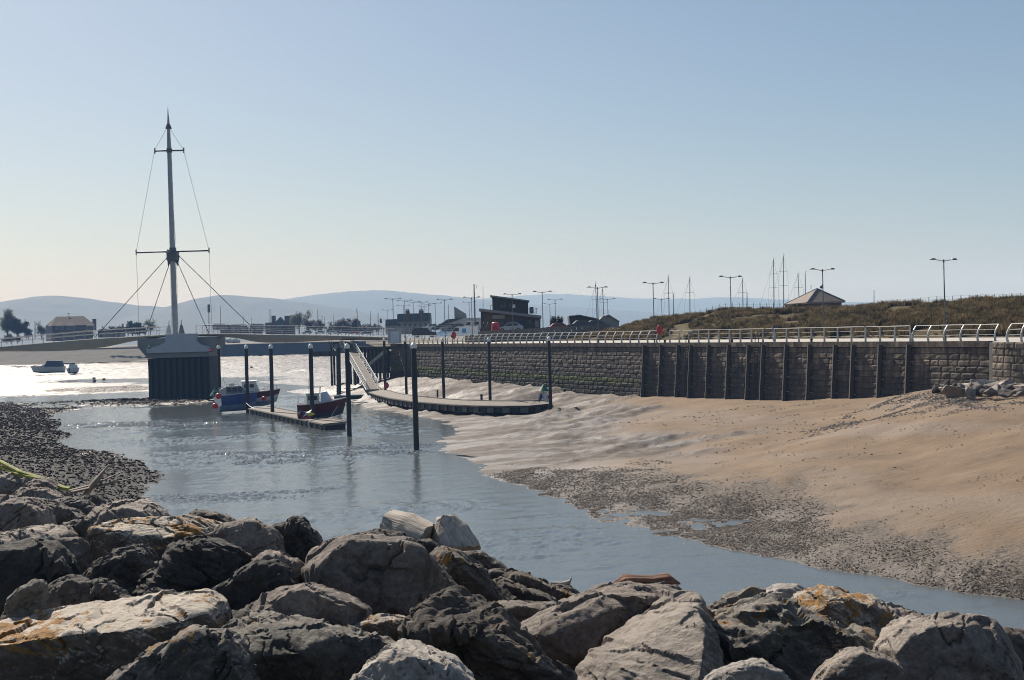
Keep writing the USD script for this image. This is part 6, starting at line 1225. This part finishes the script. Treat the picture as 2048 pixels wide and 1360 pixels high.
# ------------------------------------------------------------ vehicles, people, street furniture
TYRE_ = mat('tyre', (.015, .015, .015), .85); VWHITE = mat('van_white', (.62, .63, .64), .3, vary=.04); VDARK = mat('car_dark', (.03, .035, .045), .3, vary=.05); VSILV = mat('car_silver', (.35, .36, .38), .3, .3); VRED = mat('car_red', (.25, .02, .025), .3); VBLUE = mat('car_blue', (.04, .07, .14), .3)
def vehicle(name, label, cat_, loc, yaw, L, W, H_, prof, mt, wins, group=None):
    """prof: side outline (x, z) as fractions of length and height, front at x=0"""
    t = thing(name, label, cat_, loc, yaw, group)
    q = [((x - .5) * L, zz * H_) for x, zz in prof]
    rings = [[(x, s * W / 2 * (1 - .12 * max(0, zz / H_ - .5) * 2 * k), zz) for x, zz in q] for s, k in ((-1, 1), (-.92, 0), (.92, 0), (1, 1))]
    part(t, 'body', prism(q, (0, W / 2, 0), (1, 0, 0), (0, 0, 1), W), mt, local=True)
    for w in wins:
        part(t, 'window', prism([((x - .5) * L, zz * H_) for x, zz in w], (0, W / 2 + .012, 0), (1, 0, 0), (0, 0, 1), W + .024), GLASS, local=True)
    for x in (.18, .80):
        for s in (-1, 1):
            wh_ = part(t, 'wheel', cyl(((x - .5) * L, s * (W / 2 - .22), .33), ((x - .5) * L, s * (W / 2 + .02), .33), .33, n=14), TYRE_, 40, local=True); part(wh_, 'rim', cyl(((x - .5) * L, s * (W / 2 + .02), .33), ((x - .5) * L, s * (W / 2 + .035), .33), .19, n=10), STEEL, local=True)
    for s in (-1, 1): part(t, 'headlight', box((-.485 * L, s * W * .36, H_ * .36), (.12, .3, .16), 0, .03), BWHITE, local=True); part(t, 'tail_light', box((.492 * L, s * W * .42, H_ * .45), (.08, .12, .3), 0, .02), VRED, local=True)
    return t
VAN = [(0, .18), (0, .44), (.05, .52), (.13, .57), (.27, .95), (.33, 1), (.97, 1), (1, .93), (1, .18)]
CAR = [(0, .2), (0, .45), (.04, .52), (.26, .60), (.40, .95), (.48, 1), (.75, .99), (.93, .66), (1, .6), (1, .2)]
SUV = [(0, .2), (0, .5), (.03, .56), (.24, .62), (.33, .95), (.4, 1), (.92, .99), (.99, .7), (1, .2)]
vn = vehicle('van', 'white panel van parked behind the quay railing, facing left', 'van', P(926, 676.5, 214), 0, 5.0, 1.9, 1.95, VAN, VWHITE, [[(.16, .62), (.27, .90), (.38, .90), (.38, .6)]])
part(vn, 'side_logo', box((.25, -.965, 1.25), (.62, .02, .7)), mat('logo_blue', (.05, .22, .42), .5), local=True, label='blue square panel on the side')
vehicle('van', 'white pick-up camper behind the panel van', 'van', P(948, 664, 232), 0, 4.6, 1.9, 2.0, VAN, VWHITE, [[(.16, .62), (.27, .90), (.38, .90), (.38, .6)], [(.5, .65), (.5, .9), (.7, .9), (.7, .65)]])
vehicle('car', 'dark four-wheel drive parked behind the railing left of the white van', 'car', P(849, 675, 236), math.pi, 4.4, 1.85, 1.75, SUV, VDARK, [[(.28, .66), (.35, .92), (.55, .92), (.55, .66)], [(.58, .66), (.58, .92), (.86, .92), (.92, .68)]])
cw = [[(.29, .62), (.41, .92), (.57, .94), (.57, .62)], [(.59, .62), (.59, .94), (.73, .93), (.86, .66)]]
for px, py, Y, mt, H_, lab in ((640, 668, 590, VSILV, 2.2, 'silver car parked behind the bridge, left of the red one'), (664, 668, 590, VWHITE, 2.2, 'white car parked behind the bridge under the bare bushes'), (686, 668, 590, VDARK, 2.2, 'black car parked behind the bridge next to the red one'), (708, 669, 560, VRED, 2.3, 'dark red car parked behind the right end of the bridge'), (614, 668, 590, VBLUE, 2.2, 'blue car parked behind the bridge right of the walker'), (731, 669, 560, VDARK, 2.2, 'dark car at the right end of the row behind the bridge')):
    vehicle('parked_car', lab, 'car', P(px, py, Y), .15, 4.6, 2.0, H_ * .75, CAR, mt, cw, 'cars parked behind the bridge')
for px, py, Y, mt, lab in ((1112, 664, 228, VRED, 'reddish car half hidden left of the green bushes'), (1158, 658, 232, VDARK, 'dark van roof in front of the low dark shed'), (1186, 658, 233, VDARK, 'dark car right of the dark van by the shed'), (1020, 663.5, 226, VSILV, 'pale car in front of the wooden harbour building'), (882, 661, 300, VDARK, 'left car of the row in front of the low hall'), (898, 661, 300, VSILV, 'silver car of the row in front of the low hall'), (914, 661, 300, VDARK, 'right dark car of the row in front of the low hall'), (862, 661, 310, VWHITE, 'white car left of the row in front of the low hall')):
    vehicle('parked_car', lab, 'car', P(px, py, Y), .1, 4.5, 1.85, 1.6, CAR, mt, cw)
# far boats on trailers under the bridge
for k, px in enumerate((434, 446, 458, 470)):
    q = P(px, 684, 700); b_, pt = boat('laid_up_boat', f"{('first', 'second', 'third', 'fourth')[k]} pale boat laid up beyond the bridge, right of the pier", q, .4 + k, 5.5, 2.2, 1.4, 1.1, .5, (BWHITE, PALEB, BWHITE), .4, 0, 'boat'); pt('cabin', box((-.3, 0, 1.4), (2.2, 1.4, 1.0), 0, .2), BWHITE)
# people
SKIN = mat('skin', (.40, .26, .19), .6); DARKCL = mat('dark_clothes', (.015, .016, .02), .85); JEANS = mat('dark_jeans', (.03, .035, .055), .85); HAIR = mat('dark_hair', (.025, .018, .013), .8); GREYCL = mat('grey_coat', (.06, .06, .065), .85)
def person(label, foot, yaw, stride, coat, legs):
    t = thing('person', label, 'person', foot, yaw)
    def chain(js):
        out = None
        for (p, r0), (q, r1) in zip(js[:-1], js[1:]):
            s0 = trimesh.creation.icosphere(1, r0).apply_translation(p); s1 = trimesh.creation.icosphere(1, r1).apply_translation(q)
            h = m3.Manifold.hull_points(np.vstack([s0.vertices, s1.vertices])); out = h if out is None else out + h
        return out
    st_ = stride
    leg = lambda s, f: chain([((s * .09, 0, .90), .095), ((s * .095, f * .16 * st_ - .03, .49), .065), ((s * .1, f * .30 * st_ + (.05 if f > 0 else .06), .09), .045), ((s * .1, f * .30 * st_ - .13, .045), .04)])
    arm = lambda s, f: chain([((s * .19, 0, 1.40), .06), ((s * .25, f * .12 * st_, 1.12), .047), ((s * .25, f * .2 * st_ - .08, .88), .036)])
    torso = chain([((0, 0, .93), .145), ((0, 0, 1.15), .14), ((0, .01, 1.35), .165), ((0, 0, 1.5), .06), ((0, -.01, 1.56), .05)])
    sh = chain([((-.17, 0, 1.41), .07), ((.17, 0, 1.41), .07)])
    head = chain([((0, -.02, 1.62), .075), ((0, -.005, 1.69), .095)]) + chain([((0, -.10, 1.655), .02), ((0, -.085, 1.69), .014)]) + chain([((-.095, 0, 1.66), .02), ((.095, 0, 1.66), .02)])
    hands = None
    for s, f in ((-1, 1), (1, -1)):
        w = np.array([s * .25, f * .2 * st_ - .085, .83]); h = chain([(w + (0, 0, .05), .03), (w - (0, 0, .03), .032)])
        for k in range(4): h = h + chain([(w + (0, (k - 1.5) * .018, -.05), .010), (w + (-s * .012, (k - 1.5) * .02, -.095 - .012 * (k in (1, 2))), .009), (w + (-s * .03, (k - 1.5) * .02, -.12), .008)])
        h = h + chain([(w + (-s * .01, -.035, 0), .011), (w + (-s * .015, -.055, -.05), .009)]); hands = h if hands is None else hands + h
    body = torso + sh + head + leg(-1, -1) + leg(1, 1) + arm(-1, 1) + arm(1, -1) + hands
    body = body.refine_to_length(.05); part(t, 'body', body, SKIN, True, local=True)
    part(t, 'coat', (torso + sh + arm(-1, 1) + arm(1, -1)).trim_by_plane((0, 0, -1), -1.5).trim_by_plane((0, 0, 1), .8).scale((1.12, 1.14, 1.0)), coat, 40, local=True)
    part(t, 'trousers', (leg(-1, -1) + leg(1, 1) + chain([((0, 0, .93), .14), ((0, 0, .86), .12)])).scale((1.1, 1.08, 1.0)).trim_by_plane((0, 0, 1), .09), legs, 40, local=True)
    part(t, 'hair', chain([((0, .02, 1.71), .098), ((0, .03, 1.66), .085)]), HAIR, True, local=True)
    for s in (-1, 1): part(t, 'shoe', chain([((s * .1, s * .30 * st_ + .06, .05), .055), ((s * .1, s * .30 * st_ - .15, .04), .045)]), BLACK, True, local=True)
q = P(563, 669.2, BY(563)); person('person in dark clothes walking left across the bridge', q + (0, 1.6, 0.02), -math.pi / 2, 1.0, DARKCL, JEANS)
person('person in a dark coat standing left of the red kiosk', P(967.5, 665, 221.5), .4, .15, DARKCL, DARKCL); person('person in a grey coat standing closest to the red kiosk', P(976, 665, 221.5), -.5, .2, GREYCL, DARKCL)
# lifebuoy posts, blue post, bollards, ladders' neighbours
RB = mat('lifebuoy_red', (.36, .018, .022), .4, vary=.05)
for px, top, nm in ((1312, 652, 'red lifebuoy housing on a post at the gap in the quay railing'), (902, 662.5, 'red lifebuoy housing on a post in front of the white van')):
    Y = wall_Y(px); q = P(px, top + 8, Y) + IN * .5; t = thing('lifebuoy', nm, 'lifebuoy', q)
    part(t, 'housing', hull([q + (a * math.cos(u), b, .62 * math.sin(u)) for u in np.linspace(0, 6, 14) for a, b in ((.36, -.1), (.36, .1), (.26, -.17))]), RB, 40); part(t, 'post', bar(q - (0, -.15, 1.4), q + (0, .15, .2), .09, .09), DKSTEEL); part(t, 'backboard', box(q + (0, .16, 0), (.5, .06, 1.0), 0, .02), RB)
Y = wall_Y(1541); q = P(1541, 683, Y) + IN * .5; t = thing('service_post', 'blue-topped service post behind the straight railing', 'post', q); part(t, 'post', box(q + (0, 0, .5), (.3, .25, 1.0), 0, .03), STEEL); part(t, 'head', box(q + (0, 0, 1.25), (.36, .3, .55), 0, .05), BLUE)
for px, nm in ((1330, 'black mooring bollard at the gap in the quay railing'), (1464, 'black mooring bollard below the straight railing, between the two ladders'), (1623, 'black mooring bollard at the foot of the lamp post before the pavilion')):
    Y = wall_Y(px); q = np.array([wall_x(Y), Y, coping(Y)]) + W_OUT * .0; t = thing('bollard', nm, 'bollard', q); part(t, 'stem', cyl(q, q + (0, 0, .22), .14, .1, 10), BLACK, 40); part(t, 'head', cyl(q + (0, 0, .2), q + (.0, 0, .34), .18, .12, 10), BLACK, 40)
# second set of railings round the approach of the bridge
t = thing('approach_railing', 'thin white railing of the road behind the bridge cabin', 'railing', P(850, 668, 262))
for k in range(22): a = P(735 + k * 10.5, 668, 262); part(t, 'post', bar(a - (0, 0, .3), a + (0, 0, 1.3), .1, .1), WHITE)
for h in (.5, .9, 1.3): part(t, 'rail', tube([P(735, 668, 262) + (0, 0, h), P(956, 662, 262) + (0, 0, h)], .045), WHITE)

# ------------------------------------------------------------ pebbles and weedy stones on the banks
PEB = mat('pebble_mix', (.15, .115, .086), .75, vary=.5, scale=3, obj=.6, spec=.25); PEBD = mat('pebble_weedy', (.011, .0095, .008), .9, vary=.5, scale=3, obj=.7, spec=.05)
pebs = [rock_solid([r_ * [1, .9, .6]], .5, 900 + k, .5, 1, .6, 1) for k, r_ in enumerate(np.random.default_rng(3).normal(size=(4, 12, 3)) * .3)]
def strew(name, mt, label, weight, n, lo, hi, seed):
    r = np.random.default_rng(seed); area = weight * (YY ** 2) ** .55; pr = (area / area.sum()).ravel(); idx = r.choice(pr.size, n, p=pr)
    X = XX.ravel()[idx] + r.normal(size=n) * .25; Y = YY.ravel()[idx] + r.normal(size=n) * .5
    zz = ground_z(X, Y); scl = np.exp(r.uniform(math.log(lo), math.log(hi), n)) * np.clip(Y / 70, .8, 2.2)
    ok = zz > .015
    scatter(name, pebs, mt if isinstance(mt, list) else [mt] * 4, np.c_[X, Y, zz + .02][ok], scl[ok], r.random(n)[ok] * 6.28, label)
right_ = (XX > -0.08 * YY) & (YY < 150)
PEBS = [PEB, mat('pebble_grey', (.17, .155, .14), .7, vary=.4, obj=.5, spec=.3), mat('pebble_dark', (.05, .042, .036), .6, vary=.4, obj=.6, spec=.3), PEB]
strew('pebbles', PEBS, 'wet brown pebbles strewn along the right edge of the river', np.clip(GM * right_ * np.clip(n_mid * 3 + .55, 0, 1) * np.clip(1.3 - 1.5 * Z, 0.03, 1), 0, 1), 85000, .025, .11, 1)
strew('weedy_stones', PEBD, 'black weed-covered stones on the left bank of the river', WEEDY * (Z > 0), 60000, .05, .2, 2)
strew('bar_stones', PEB, 'stones on the gravel bars round the bridge pier', GM * (YY > 200) * (XX < -20) * (XX > -105), 9000, .05, .12, 3)
strew('beach_debris', PEB, 'scattered dark bits of weed and stone on the sand', sandy * (XX > 0) * (YY < 130) * np.clip(n_mid * 6 - .6, 0, 1), 2600, .03, .12, 4)
lineW = np.zeros_like(XX)
for (a, b) in (((1775, 800), (1900, 822)), ((1900, 822), (2048, 832)), ((1700, 812), (1775, 822))):
    p, q_ = P(*a, 108)[:2], P(*b, 90)[:2]; p, q_ = G(*a, 3.7)[:2], G(*b, 3.6)[:2]; d = q_ - p; t_ = np.clip(((XX - p[0]) * d[0] + (YY - p[1]) * d[1]) / (d @ d), 0, 1)
    lineW = np.maximum(lineW, np.exp(-((XX - p[0] - t_ * d[0]) ** 2 + (YY - p[1] - t_ * d[1]) ** 2) / 5.0))
strew('shingle_line', mat('grey_shingle', (.14, .13, .12), .85, vary=.4, obj=.5, spec=.2), 'line of grey shingle across the sand below the bastion', lineW * np.clip(n_mid * 5 + .2, 0, 1), 3500, .04, .13, 5)
